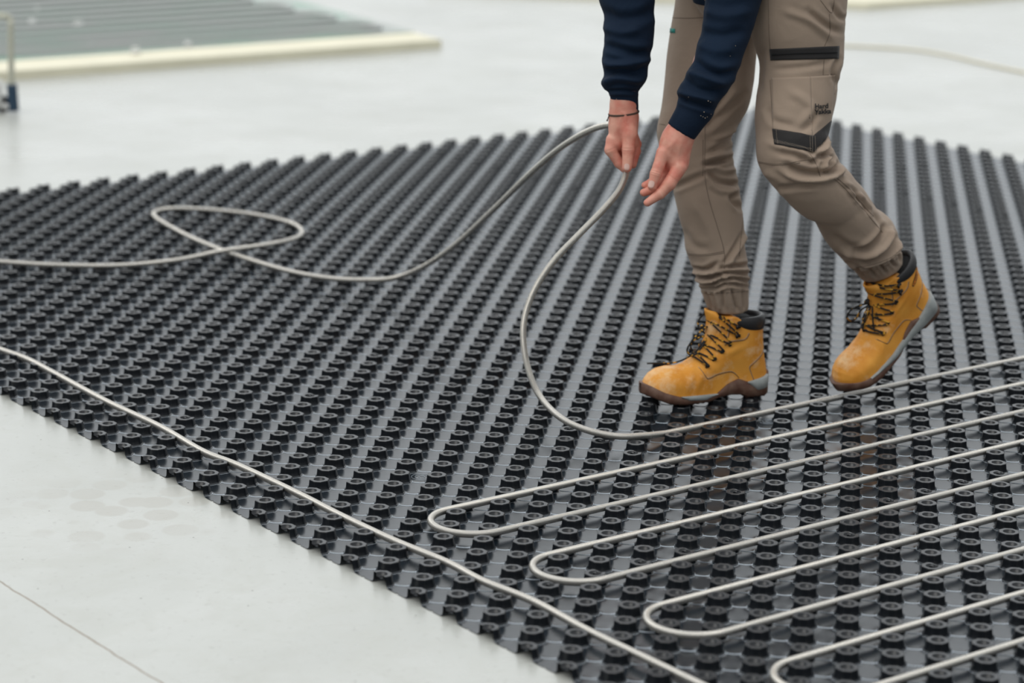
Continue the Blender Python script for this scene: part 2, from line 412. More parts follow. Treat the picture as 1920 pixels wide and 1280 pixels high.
def sheet_template():
    n = 32
    th = np.arange(n) * 2 * math.pi / n
    ro = oct_r(th)
    V = []
    lev = [.280, .295, .315, .34, .37, .40]
    for r in lev: V.append(np.stack([r * ro * np.cos(th), r * ro * np.sin(th)], 1))
    sq = .5 / np.maximum(np.abs(np.cos(th)), np.abs(np.sin(th)))
    mid = (.40 * ro + sq) / 2
    V.append(np.stack([mid * np.cos(th), mid * np.sin(th)], 1))
    V.append(np.stack([sq * np.cos(th), sq * np.sin(th)], 1))
    V = np.vstack(V); V = np.c_[V, sheet_h(V[:, 0], V[:, 1])]
    K = len(lev) + 2
    Fq = [(k * n + i, (k + 1) * n + i, (k + 1) * n + (i + 1) % n, k * n + (i + 1) % n) for k in range(K - 1) for i in range(n)]
    Fq = [f[::-1] for f in Fq]
    sm = [True] * len(Fq)
    # fine raised lines joining each stud to its neighbours
    def bar(p, q, w=.014, h=.012):
        nonlocal V, Fq, sm
        p, q = np.array(p), np.array(q); d = (q - p) / np.linalg.norm(q - p); s = np.array([-d[1], d[0]]) * w
        pts = []
        for t in (0, .34, .67, 1):
            c = p + (q - p) * t; z = sheet_h(c[0], c[1])
            # heights follow the nearest stud of the lattice
            cx, cy = c[0] - round(c[0]), c[1] - round(c[1]); z = sheet_h(np.array(cx), np.array(cy))
            pts += [(*(c - s), z - .003), (*c, z + h), (*(c + s), z - .003)]
        b = len(V); V = np.vstack([V, pts])
        for k in range(3):
            for e in (0, 1):
                Fq.append((b + 3 * k + e, b + 3 * k + e + 1, b + 3 * k + e + 4, b + 3 * k + e + 3)); sm.append(False)
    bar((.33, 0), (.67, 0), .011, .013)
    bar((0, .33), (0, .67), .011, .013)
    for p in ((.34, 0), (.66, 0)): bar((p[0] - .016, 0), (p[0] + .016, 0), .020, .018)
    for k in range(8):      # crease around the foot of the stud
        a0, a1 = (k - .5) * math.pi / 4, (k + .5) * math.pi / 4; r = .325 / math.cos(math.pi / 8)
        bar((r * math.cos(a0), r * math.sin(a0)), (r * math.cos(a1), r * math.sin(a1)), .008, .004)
    return V, np.array(Fq), np.array(sm)
def clipped(T, nrm, off):
    """template cut by the half plane nrm.xy <= off, quads only"""
    V, Fq, sm = T
    bm = bmesh.new(); vs = [bm.verts.new(v) for v in V]
    for f, s in zip(Fq, sm):
        try: fc = bm.faces.new([vs[i] for i in f]); fc.smooth = bool(s)
        except ValueError: pass
    bmesh.ops.bisect_plane(bm, geom=bm.verts[:] + bm.edges[:] + bm.faces[:], plane_co=(nrm[0] * off / 2, nrm[1] * off / 2, 0), plane_no=(nrm[0], nrm[1], 0), clear_outer=True)
    bm.verts.index_update()
    V2 = np.array([v.co[:] for v in bm.verts]); F2, s2 = [], []
    for f in bm.faces:
        ix = [v.index for v in f.verts]
        if len(ix) == 4: F2.append(ix); s2.append(f.smooth)
        elif len(ix) == 3: F2.append(ix + [ix[2]]); s2.append(f.smooth)
        elif len(ix) > 4:
            F2.append(ix[:4]); s2.append(f.smooth)
            r = [ix[0]] + ix[3:]
            F2.append(r if len(r) == 4 else (r + [r[-1]])[:4]); s2.append(f.smooth)
    bm.free()
    return V2, F2, s2
def cat(cells):
    """cells: list of (template, x, y) -> merged arrays in metres (faces may be tris)"""
    Vs, Fs, Ss, b = [], [], [], 0
    for T, x, y in cells:
        V, Fq, sm = T
        Vs.append((V + np.array([x, y, 0])) * S); Fs.append(np.asarray(Fq) + b); Ss.append(np.asarray(sm)); b += len(V)
    return np.vstack(Vs), np.vstack(Fs), np.concatenate(Ss)
def any_obj(name, V, Fq, sm, mat, parent, mat2=None, mi=None):
    Fq = np.asarray(Fq); tri = Fq[:, 2] == Fq[:, 3]
    nl = np.where(tri, 3, 4); st = np.r_[0, np.cumsum(nl)[:-1]].astype(np.int32)
    keep = np.ones(Fq.shape, bool); keep[tri, 3] = False
    me = bpy.data.meshes.new(name)
    me.vertices.add(len(V)); me.vertices.foreach_set('co', V.astype(np.float32).ravel())
    loops = Fq[keep].astype(np.int32)
    me.loops.add(len(loops)); me.loops.foreach_set('vertex_index', loops)
    me.polygons.add(len(Fq)); me.polygons.foreach_set('loop_start', st)
    me.polygons.foreach_set('use_smooth', sm.astype(bool))
    me.update(calc_edges=True)
    me.materials.append(mat)
    if mat2: me.materials.append(mat2); me.polygons.foreach_set('material_index', mi)
    o = bpy.data.objects.new(name, me); COL.objects.link(o); o.parent = parent
    return o

T_stud, T_seam, T_sheet = stud_template(), stud_template(True), sheet_template()
q2 = 1 / math.sqrt(2)
# in template axes x = n, y = -m.   m-n > .14 is cut at the front-left edge, and so on
EDGE = {'front': ((-q2, -q2), .10), 'left': ((-q2, q2), .10), 'back': ((q2, q2), .10)}
CUT = {k: (clipped(T_stud, *v), clipped(T_sheet, *v)) for k, v in EDGE.items()}
mat_root = empty('stud_mat', (0, 0, 0))
tag(mat_root, 'black moulded plastic underfloor heating mat covered in rows of hollow studs', 'floor mat')
DMAX, DMIN, SMIN, SMAX = 4, -76, -62, 34
panels = {}; studs = []
for m in range(-80, 25):
    for n in range(-36, 60):
        d, s_ = m - n, m + n
        if not (DMIN <= d <= DMAX and SMIN <= s_ <= SMAX): continue
        x, y = n, -m
        e = 'front' if d == DMAX else 'back' if d == DMIN else 'left' if s_ == SMIN else None
        key = (min((DMAX - d) // 16, 4), min((s_ - SMIN) // 24, 3))
        panels.setdefault(key, []).append((CUT[e][1] if e else T_sheet, x, y))
        seam = (e is None) and ((d - 4) % 16 == 0 or (s_ - 10) % 24 == 0)
        studs.append((m, n, CUT[e][0] if e else (T_seam if seam else T_stud), e, seam))
for k, cells in sorted(panels.items()):
    V, Fq, sm = cat(cells)
    any_obj('panel', V, Fq, np.ones(len(sm)), M_plastic, mat_root, M_ridge_glint, (~sm.astype(bool)).astype(np.int32))
# gate marks
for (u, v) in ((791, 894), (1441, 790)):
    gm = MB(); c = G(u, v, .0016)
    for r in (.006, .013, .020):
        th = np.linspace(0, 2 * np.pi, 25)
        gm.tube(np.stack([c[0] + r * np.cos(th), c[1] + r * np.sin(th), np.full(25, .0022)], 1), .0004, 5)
    put(gm.build('moulding_mark', M_ridge_glint), mat_root)
# studs: the hundred that show largest one by one, the others together
def vis(t):
    p = np.array([t[1] * S, -t[0] * S, H]); C_ = R @ (p - CAM); u, v = PX(p)
    inside = 8 < u < 1912 and 8 < v < 1272
    return (0 if inside else 1, C_[2])
studs.sort(key=vis)
base_mesh = {}
for t in studs[:100]:
    key = id(t[2])
    if key not in base_mesh:
        V, Fq, sm = t[2]
        o = any_obj('stud', np.asarray(V) * S, Fq, np.asarray(sm), M_plastic_stud, mat_root); base_mesh[key] = o.data
    else:
        o = bpy.data.objects.new('stud', base_mesh[key]); COL.objects.link(o); o.parent = mat_root
    o.location = (t[1] * S, -t[0] * S, 0)
    if t[4]: o['label'] = 'stud with a clip pushed through where two panels join'
    elif t[3]: o['label'] = 'half stud cut through at the mat edge'
V, Fq, sm = cat([(t[2], t[1], -t[0]) for t in studs[100:]])
so = any_obj('studs', V, Fq, sm, M_plastic_stud, mat_root); so['kind'] = 'stuff'

# ------------------------------------------------------------------ pipes
HR = .095 * S                        # pipe radius
ZP = H - .065 * S                    # centre height when clipped between the studs
def SD(s_, d, z=ZP): return LAT((s_ - d) / 2, (s_ + d) / 2, z)
def arc(sc, dc, a0, a1, k=14):
    return [SD(sc + 1.5 * math.sin(a), dc + 1.5 * math.cos(a)) for a in np.linspace(a0, a1, k)]
path = []
# arriving over the mat from the left, one loose loop, then up to the hand
zg = H + HR
for (u, v, z) in ((-260, 470, zg), (-120, 482, zg), (0, 491, zg), (100, 497, zg), (220, 498, zg), (330, 488, zg + .004), (415, 471, zg + .016), (500, 459, zg + .012),
                  (553, 447, zg + .006), (566, 434, zg), (545, 418, zg), (480, 403, zg), (400, 394, zg), (330, 391, zg), (294, 396, zg), (291, 407, zg),
                  (330, 431, zg), (380, 455, zg), (450, 481, zg), (540, 508, zg), (620, 522, zg + .002), (690, 525, zg + .012)):
    path.append(G(u, v, z))
for (u, v, D) in ((740, 521, 6.06), (790, 502, 5.95), (850, 462, 5.80), (920, 398, 5.62), (985, 334, 5.45), (1040, 285, 5.30), (1090, 252, 5.18), (1130, 236, 5.10), (1155, 238, 5.05),
                  (1172, 270, 5.025), (1178, 300, 5.012), (1174, 326, 5.0), (1160, 358, 4.99), (1130, 394, 4.98), (1085, 440, 4.98), (1040, 487, 4.99), (1006, 536, 5.0), (986, 585, 5.01), (981, 632, 5.01),
                  (990, 690, 5.0), (1012, 742, 4.965)):
    path.append(W(u, v, D))
for (u, v, z) in ((1050, 782, zg + .018), (1100, 806, zg + .008), (1160, 818, zg), (1215, 816, ZP + .006)):
    path.append(G(u, v, z))
hand_seg = catmull(path, 10)
serp = [SD(-1.5, d) for d in np.arange(15.0, 44.1, 2)]
serp += arc(0, 44, -math.pi / 2, math.pi / 2)
for k in range(4):
    s0 = 1.5 + 6 * k
    serp += [SD(s0, d) for d in np.arange(43, 2.4, -2.0)]
    serp += [SD(s0 + 1.5 - 1.5 * math.cos(a), 2 - 1.5 * math.sin(a)) for a in np.linspace(0, math.pi, 16)]
    serp += [SD(s0 + 3, d) for d in np.arange(3, 43.5, 2.0)]
    if k < 3: serp += arc(s0 + 4.5, 44, -math.pi / 2, math.pi / 2)
serp = catmull(serp, 5)
full = resample(np.vstack([hand_seg, serp]), .006)
Vv, Ff, uv = sweep(full, HR, 14)
p1 = mesh_obj('corrugated_pipe', Vv, Ff, M_pipe, uv=uv)
tag(p1, 'long corrugated steel pipe held in one hand and laid in hairpin bends between the studs', 'pipe')
ed = [G(u, v, ZP + .001) for (u, v) in ((-330, 520), (-200, 572), (-90, 622), (0, 655), (50, 673), (100, 699), (200, 753), (300, 800), (380, 846), (450, 874), (560, 926), (640, 967), (740, 1014), (838, 1054), (905, 1089),
                                       (1000, 1127), (1100, 1181), (1200, 1229), (1300, 1277), (1420, 1335), (1560, 1408))]
ed = resample(catmull(ed, 8), .006)
Vv, Ff, uv = sweep(ed, HR, 14)
p2 = mesh_obj('corrugated_pipe', Vv, Ff, M_pipe, uv=uv)
tag(p2, 'straight corrugated pipe run following the front edge of the black mat', 'pipe')

# ------------------------------------------------------------------ implicit surfaces
def surface_nets(fn, lo, hi, h):
    lo = np.asarray(lo, float); hi = np.asarray(hi, float)
    n = np.ceil((hi - lo) / h).astype(int) + 1
    ax = [lo[i] + h * np.arange(n[i]) for i in range(3)]
    X, Y, Z = np.meshgrid(*ax, indexing='ij')
    f = fn(np.stack([X, Y, Z], -1).astype(np.float32)).astype(np.float32)
    ins = f < 0
    nx, ny, nz = n
    acc = np.zeros((nx - 1, ny - 1, nz - 1, 3), np.float32); cnt = np.zeros((nx - 1, ny - 1, nz - 1), np.float32)
    corners = [(i, j, k) for i in (0, 1) for j in (0, 1) for k in (0, 1)]
    def sl(c): return f[c[0]:nx - 1 + c[0], c[1]:ny - 1 + c[1], c[2]:nz - 1 + c[2]]
    for a in corners:
        for d in range(3):
            if a[d]: continue
            b = list(a); b[d] = 1
            fa, fb = sl(a), sl(b)
            cr = (fa < 0) != (fb < 0)
            t = np.where(cr, fa / np.where(cr, fa - fb, 1), 0)
            for e in range(3): acc[..., e] += np.where(cr, a[e] + (t if e == d else 0), 0)
            cnt += cr
    act = cnt > 0
    idx = -np.ones(act.shape, np.int64); idx[act] = np.arange(act.sum())
    ii = np.argwhere(act)
    V = (acc[act] / cnt[act][:, None] + ii) * h + lo
    faces = []
    for d in range(3):
        e1, e2 = (d + 1) % 3, (d + 2) % 3
        s0 = [slice(1, -1)] * 3; s0[d] = slice(0, -1)
        s1 = list(s0); s1[d] = slice(1, None)
        A = ins[tuple(s0)]; B = ins[tuple(s1)]
        for flip, msk in ((False, A & ~B), (True, ~A & B)):
            p = np.argwhere(msk)
            if not len(p): continue
            off = np.ones(3, int); off[d] = 0
            p = p + off
            q = []
            for (o1, o2) in ((0, 0), (-1, 0), (-1, -1), (0, -1)):
                c = p.copy(); c[:, e1] += o1; c[:, e2] += o2
                q.append(idx[c[:, 0], c[:, 1], c[:, 2]])
            q = np.stack(q, 1)
            faces.append(q[:, ::-1] if flip else q)
    return V, np.vstack(faces)
def cone_sd(P, a, b, ra, rb):
    a = np.asarray(a, np.float32); b = np.asarray(b, np.float32)
    ba = b - a; t = np.clip(((P - a) @ ba) / (ba @ ba), 0, 1)
    d = np.linalg.norm(P - a - t[..., None] * ba, axis=-1)
    return d - (ra + (rb - ra) * t)
def smin(a, b, k):
    h = np.clip(.5 + .5 * (b - a) / k, 0, 1)
    return b + (a - b) * h - k * h * (1 - h)
def normals_of(V, Fq):
    n = np.zeros_like(V)
    fn = np.cross(V[Fq[:, 2]] - V[Fq[:, 0]], V[Fq[:, 3]] - V[Fq[:, 1]])
    for k in range(4): np.add.at(n, Fq[:, k], fn)
    return n / (np.linalg.norm(n, axis=1)[:, None] + 1e-12)

# ------------------------------------------------------------------ lofted cloth
def loft_rings(st, per=6, nr=56):
    """st: (uL, vL, uR, vR, D, depth ratio)"""
    C_, Wv, Rt = [], [], []
    for (uL, vL, uR, vR, D, q) in st:
        a, b = W(uL, vL, D), W(uR, vR, D)
        C_.append((a + b) / 2); Wv.append((b - a) / 2); Rt.append([q])
    A = catmull(np.hstack([np.array(C_), np.array(Wv), np.array(Rt)]), per)
    Cc, Ww, q = A[:, :3], A[:, 3:6], A[:, 6]
    T = np.gradient(Cc, axis=0)
    Dv = np.cross(T, Ww); Dv /= np.linalg.norm(Dv, axis=1)[:, None] + 1e-12
    Dv *= np.sign(Dv @ FW)[:, None]
    th = np.arange(nr) * 2 * math.pi / nr
    r = np.linalg.norm(Ww, axis=1)
    V = Cc[:, None, :] + np.cos(th)[None, :, None] * Ww[:, None, :] + np.sin(th)[None, :, None] * (Dv * (r * q)[:, None])[:, None, :]
    K = len(Cc)
    Fc = [(k * nr + i, k * nr + (i + 1) % nr, (k + 1) * nr + (i + 1) % nr, (k + 1) * nr + i) for k in range(K - 1) for i in range(nr)]
    Fc += [tuple(range(nr - 1, -1, -1)), tuple((K - 1) * nr + i for i in range(nr))]
    return V.reshape(-1, 3), Fc
def remeshed(parts, voxel, smooth_it=2):
    """union of closed shells -> (V, quads)"""
    vs, fs, b = [], [], 0
    for V, Fc in parts:
        vs.append(V); fs += [tuple(i + b for i in f) for f in Fc]; b += len(V)
    me = bpy.data.meshes.new('tmp'); me.from_pydata(np.vstack(vs).tolist(), [], fs); me.update()
    bm = bmesh.new(); bm.from_mesh(me); bmesh.ops.recalc_face_normals(bm, faces=bm.faces[:]); bm.to_mesh(me); bm.free()
    o = bpy.data.objects.new('tmp', me); COL.objects.link(o)
    md = o.modifiers.new('r', 'REMESH'); md.mode = 'VOXEL'; md.voxel_size = voxel
    if smooth_it:
        ms = o.modifiers.new('s', 'SMOOTH'); ms.factor = .5; ms.iterations = smooth_it
    bpy.context.view_layer.update()
    dg = bpy.context.evaluated_depsgraph_get(); em = bpy.data.meshes.new_from_object(o.evaluated_get(dg))
    V = np.empty(len(em.vertices) * 3, np.float32); em.vertices.foreach_get('co', V); V = V.reshape(-1, 3).astype(float)
    Fq = []
    for p in em.polygons:
        ix = list(p.vertices)
        if len(ix) == 4: Fq.append(ix)
        elif len(ix) == 3: Fq.append(ix + [ix[2]])
    bpy.data.objects.remove(o); bpy.data.meshes.remove(me); bpy.data.meshes.remove(em)
    return V, np.array(Fq)
def seg_dist(p, a, b):
    ab = b - a; t = np.clip(((p - a) @ ab) / (ab @ ab + 1e-9), 0, 1)
    return np.linalg.norm(p - a - t[:, None] * ab, axis=1), t
def fold(V, Fq, folds, side=None, two_sided=.5):
    """press folds (polylines seen from the photographer's side, amp in mm) into the cloth"""
    Nn = normals_of(V, Fq)
    toc = CAM - V; toc /= np.linalg.norm(toc, axis=1)[:, None]
    face = (Nn * toc).sum(1)
    wgt = np.clip((face + .25) / .45, 0, 1)
    uvp = PX(V); D = (V - CAM) @ FW
    disp = np.zeros(len(V))
    for fo in folds:
        pts, wd, amp = fo[0], fo[1], fo[2]
        dr = fo[3] if len(fo) > 3 else None
        P = catmull(np.array(pts, float), 5)
        L = len(P) - 1; best = np.full(len(V), 1e9); tt = np.zeros(len(V))
        lo, hi = P.min(0) - 4 * wd, P.max(0) + 4 * wd
        sel = np.where((uvp[:, 0] > lo[0]) & (uvp[:, 0] < hi[0]) & (uvp[:, 1] > lo[1]) & (uvp[:, 1] < hi[1]) & (wgt > 0))[0]
        if dr: sel = sel[(D[sel] > dr[0]) & (D[sel] < dr[1])]
        if not len(sel): continue
        q = uvp[sel]; bd = np.full(len(sel), 1e9); bt = np.zeros(len(sel))
        for i in range(L):
            d, t = seg_dist(q, P[i], P[i + 1]); m_ = d < bd; bd[m_] = d[m_]; bt[m_] = (i + t[m_]) / L
        taper = np.clip(np.minimum(bt, 1 - bt) * 5 + .25, 0, 1)
        # a valley keeps a raised lip on both sides
        g = np.exp(-(bd / wd) ** 2) - .35 * np.exp(-((bd - 2.0 * wd) / wd) ** 2)
        disp[sel] += amp * .001 * g * taper
    return V + Nn * (disp * wgt)[:, None]
def bvh_of(V, Fq): return BVHTree.FromPolygons([tuple(v) for v in V], [tuple(int(i) for i in f) if f[2] != f[3] else tuple(int(i) for i in f[:3]) for f in Fq])
def onto(bvh, pts, off=.001):
    """drop (u, v) points onto a surface"""
    out = []
    last = None
    for (u, v) in pts:
        d = Vector((R.T @ np.array([(u - 960) / F, (v - 640) / F, 1.0])).tolist()).normalized()
        h = bvh.ray_cast(Vector(CAM.tolist()), d)
        if h[0] is None:
            out.append(last if last is not None else None); continue
        nn = h[1] if h[1].dot(d) < 0 else -h[1]
        last = np.array(h[0]) + np.array(nn) * off; out.append(last)
    f_ = next((x for x in out if x is not None), np.zeros(3))
    return np.array([f_ if x is None else x for x in out])
def patch(bvh, quad, nu, nv, off, name, mat, parent, thick=.0012):
    """cloth panel sewn on: bilinear quad (or strip of quads) of image points laid on the surface"""
    P = []
    quad = np.array(quad, float)
    for j in range(nv + 1):
        for i in range(nu + 1):
            a, b = i / nu, j / nv
            P.append((1 - a) * (1 - b) * quad[0] + a * (1 - b) * quad[1] + a * b * quad[2] + (1 - a) * b * quad[3])
    V = onto(bvh, P, off)
    n = len(V); Fq = [(j * (nu + 1) + i, (j + 1) * (nu + 1) + i, (j + 1) * (nu + 1) + i + 1, j * (nu + 1) + i + 1) for j in range(nv) for i in range(nu)]
    Nn = normals_of(V, np.array(Fq)); toc = CAM - V
    if (Nn * toc).sum() < 0: Nn = -Nn
    V2 = V - Nn * (thick + off)
    F2 = [tuple(f) for f in Fq] + [tuple(i + n for i in f[::-1]) for f in Fq]
    edge = [i for i in range(nu + 1)] + [j * (nu + 1) + nu for j in range(1, nv + 1)] + [nv * (nu + 1) + i for i in range(nu - 1, -1, -1)] + [j * (nu + 1) for j in range(nv - 1, 0, -1)]
    for a, b in zip(edge, edge[1:] + edge[:1]): F2.append((a, b, b + n, a + n))
    return mesh_obj(name, np.vstack([V, V2]), F2, mat, parent)
def seam_tube(mb, bvh, pts, r=.0009, off=.0003, mi=0, dash=None, lift=0):
    P = resample(catmull(np.array(pts, float), 8), 3.0)
    V = onto(bvh, P, off)
    if dash:
        V = resample(V, .0012); k = max(1, int(dash / .0012)); i = 0
        while i + k < len(V):
            mb.tube(V[i:i + k + 1], r, 5, mi); i += int(k * 1.7) + 1
    else:
        jump = np.where(np.linalg.norm(np.diff(V, axis=0), axis=1) > .03)[0]
        for seg in np.split(V, jump + 1):
            if len(seg) > 1: mb.tube(seg, r, 6, mi)
def text_on(bvh, txt, origin, ex, ey, size, name, mat, parent, off=.0012, font_bold=False):
    """lettering laid on a surface; ex/ey: image vectors of one em to the right / down"""
    cu = bpy.data.curves.new('t', 'FONT'); cu.body = txt; cu.size = 1; cu.resolution_u = 3
    cu.offset = .035 if font_bold else 0
    cu.space_line = .82
    o = bpy.data.objects.new('t', cu); COL.objects.link(o)
    bpy.context.view_layer.update()
    me = bpy.data.meshes.new_from_object(o.evaluated_get(bpy.context.evaluated_depsgraph_get()))
    bm = bmesh.new(); bm.from_mesh(me)
    bmesh.ops.triangulate(bm, faces=bm.faces[:])
    V = np.array([v.co[:] for v in bm.verts]); Fc = [tuple(v.index for v in f.verts) for f in bm.faces]
    bm.free(); bpy.data.objects.remove(o); bpy.data.curves.remove(cu); bpy.data.meshes.remove(me)
    P = np.array(origin)[None, :] + V[:, :1] * np.array(ex)[None, :] * size - V[:, 1:2] * np.array(ey)[None, :] * size
    return mesh_obj(name, onto(bvh, P, off), Fc, mat, parent, smooth=False)

# ------------------------------------------------------------------ person
base = W(1450, 700, 5.15); base[2] = H
PB = base.copy()

# ---- skin: hands, forearms and arms as one surface
def P3(u, v, D): return W(u, v, D)
# right hand (on the left in the view): pinches the pipe, thumb on the near side
r1 = []
def chain(L, pts, rad):
    for (a, b, ra, rb) in zip(pts[:-1], pts[1:], rad[:-1], rad[1:]): L.append((a, b, ra, rb))
hand1 = dict(core=[], fingers=[])
c1 = hand1['core']
c1.append((P3(1172, 60, 5.04), P3(1170, 205, 5.03), .038, .0255))
c1.append((P3(1169, 200, 5.03), P3(1168, 232, 5.028), .0260, .0265))
c1.append((P3(1162, 220, 5.03), P3(1154, 268, 5.018), .019, .0155))
c1.append((P3(1174, 220, 5.035), P3(1170, 268, 5.03), .020, .0175))
c1.append((P3(1180, 222, 5.04), P3(1183, 268, 5.045), .0175, .0135))
c1.append((P3(1176, 222, 5.02), P3(1181, 252, 5.006), .0165, .0150))
f1 = hand1['fingers']
chain(f1, [P3(1180, 246, 5.008), P3(1178, 280, 4.998), P3(1175.5, 314, 4.990)], [.0150, .0122, .0100])                   # thumb
chain(f1, [P3(1148, 262, 5.018), P3(1145, 281, 5.012), P3(1161, 306, 5.012), P3(1170, 316, 5.010)], [.0130, .0120, .0098, .0082])   # index
chain(f1, [P3(1166, 262, 5.04), P3(1160, 296, 5.035), P3(1172, 312, 5.030)], [.0130, .0108, .0090])                       # middle
chain(f1, [P3(1184, 262, 5.05), P3(1192, 283, 5.052), P3(1186, 308, 5.040)], [.0125, .0100, .0088])                       # ring
chain(f1, [P3(1186, 250, 5.05), P3(1194, 270, 5.062), P3(1192, 292, 5.060)], [.0105, .0090, .0078])                       # little
# left hand (nearer the trousers): open, thumb above the fingers
hand2 = dict(core=[], fingers=[])
c2 = hand2['core']
c2.append((P3(1345, 120, 5.02), P3(1279, 243, 4.985), .038, .0265))
c2.append((P3(1279, 243, 4.985), P3(1267, 266, 4.98), .0268, .0285))
c2.append((P3(1262, 258, 4.98), P3(1248, 288, 4.97), .0215, .0175))
c2.append((P3(1272, 262, 4.985), P3(1270, 304, 4.972), .0240, .0205))
c2.append((P3(1282, 262, 4.985), P3(1277, 310, 4.975), .0170, .0130))
c2.append((P3(1258, 280, 4.985), P3(1252, 316, 4.985), .0180, .0150))
f2 = hand2['fingers']
chain(f2, [P3(1243, 286, 4.965), P3(1235, 312, 4.955), P3(1230, 326, 4.950), P3(1223, 349, 4.945)], [.0135, .0115, .0118, .0095])    # thumb
chain(f2, [P3(1274, 314, 4.962), P3(1255, 345, 4.950), P3(1238, 363, 4.946), P3(1214, 380, 4.942)], [.0150, .0128, .0105, .0078])    # index
chain(f2, [P3(1262, 318, 4.985), P3(1240, 345, 4.975), P3(1226, 355, 4.970), P3(1207, 361, 4.965)], [.0130, .0112, .0098, .0078])    # middle
chain(f2, [P3(1256, 312, 5.0), P3(1234, 336, 4.99), P3(1222, 342, 4.985), P3(1209, 347, 4.98)], [.0115, .0100, .0085, .0070])        # ring
chain(f2, [P3(1258, 306, 5.012), P3(1242, 326, 5.005), P3(1230, 332, 5.0)], [.0100, .0085, .0070])                                   # little
def hand_field(hd, tend):
    def fn(P):
        d = None
        for (a, b, ra, rb) in hd['core']:
            e = cone_sd(P, a, b, ra, rb); d = e if d is None else smin(d, e, .012)
        # fingers: smooth along one finger, tighter against each other and the palm
        groups = []
        prev = None
        for (a, b, ra, rb) in hd['fingers']:
            e = cone_sd(P, a, b, ra, rb)
            if prev is not None and np.allclose(prev, a): groups[-1] = smin(groups[-1], e, .004)
            else: groups.append(e)
            prev = b
        for g in groups: d = smin(d, g, .0032)
        for (a, b, amp, w) in tend:
            t = cone_sd(P, a, b, 0, 0); d = d - amp * np.exp(-(t / w) ** 2)
        return d
    return fn
def creases(fn, cr):
    """cr: centre, radius, axis, amplitude, width: shallow ring grooves at the joints"""
    def g(P):
        d = fn(P)
        for (c, rad, ax, amp, w) in cr:
            q = P - np.asarray(c, np.float32); ax_ = np.asarray(ax, np.float32); ax_ /= np.linalg.norm(ax_)
            h = q @ ax_; near = np.exp(-(np.linalg.norm(q, axis=-1) / rad) ** 4)
            d = d + amp * np.exp(-(h / w) ** 2) * near
        return d
    return g
tend1 = [(P3(1166, 212, 5.0), P3(1152, 262, 4.998), .0011, .0035), (P3(1172, 214, 5.0), P3(1178, 256, 4.985), .0014, .0040), (P3(1160, 215, 5.0), P3(1145, 250, 5.0), .0008, .003)]
tend2 = [(P3(1268, 262, 4.955), P3(1240, 290, 4.945), .0012, .004), (P3(1276, 264, 4.955), P3(1270, 312, 4.948), .0009, .004), (P3(1262, 268, 4.955), P3(1255, 296, 4.945), .0008, .003)]
cr1 = [(P3(1178, 279, 4.985), .014, P3(1178, 290, 4.99) - P3(1178, 270, 4.99), .0008, .0010), (P3(1178, 284, 4.985), .012, P3(1178, 290, 4.99) - P3(1178, 270, 4.99), .0006, .0009),
       (P3(1145, 281, 5.0), .014, P3(1150, 290, 5.0) - P3(1143, 272, 5.0), .0007, .0012)]
tx = P3(1223, 349, 4.945) - P3(1235, 312, 4.955)
cr2 = [(P3(1230, 322, 4.94), .013, tx, .0009, .0009), (P3(1229, 326, 4.94), .013, tx, .0009, .0009), (P3(1228, 330, 4.94), .012, tx, .0006, .0009),
       (P3(1262, 334, 4.945), .017, P3(1250, 350, 4.945) - P3(1268, 325, 4.95), .0007, .0012), (P3(1240, 361, 4.94), .013, P3(1230, 368, 4.94) - P3(1250, 352, 4.94), .0007, .0010)]
sk = MB()
def bounds(hd, pad=.012):
    pts = [p for c in hd['core'][1:] + hd['fingers'] for p in (c[0] - c[2], c[0] + c[2], c[1] - c[3], c[1] + c[3])]
    return np.min(pts, 0) - pad, np.max(pts, 0) + pad
for hd, td, cr in ((hand1, tend1, cr1), (hand2, tend2, cr2)):
    lo, hi = bounds(hd)
    hi[2] = min(hi[2], max(hd['core'][1][0][2], hd['core'][1][1][2]) + .035)
    V, Fq = surface_nets(creases(hand_field(hd, td), cr), lo, hi, .0013)
    sk.add(V, Fq)
def skin_loft(P, rr, k=20):
    V, Fc, _ = sweep(resample(np.array(P), .02), 0.03, k); return V, Fc
SH1, SH2 = W(1235, -330, 5.20), W(1420, -330, 4.98)
EL1, EL2 = W(1172, -70, 5.07), W(1390, -40, 5.05)
neck = (SH1 + SH2) / 2
hipc = W(1415, -120, 5.22)
for (a, b, ra, rb) in ((P3(1170, 190, 5.03), EL1, .026, .040), (EL1, SH1, .040, .052), (P3(1290, 225, 4.99), EL2, .027, .042), (EL2, SH2, .042, .054),
                       (SH1, SH2, .055, .055), (neck, hipc, .11, .12)):
    P = resample(np.array([a, b]), .03); rr = np.linspace(ra, rb, len(P)); V, Fc, _ = sweep(P, rr, 20); sk.add(V, Fc)
for (c, nrm, up_, wd, hg) in ((P3(1175.5, 306, 4.979), None, None, .0062, .0072), (P3(1222, 342, 4.934), None, None, .0064, .0078)):
    pass
person = sk.build('person', M_skin, None)
tag(person, 'person bending forward in navy sweatshirt, khaki work trousers and tan boots, guiding the pipe with both hands', 'person')
person['label'] = 'person in navy sweatshirt and khaki work trousers bending to guide the steel pipe'
sbv = BVHTree.FromPolygons([tuple(v) for v in np.vstack(sk.v)], [tuple(f) for f in sk.f])
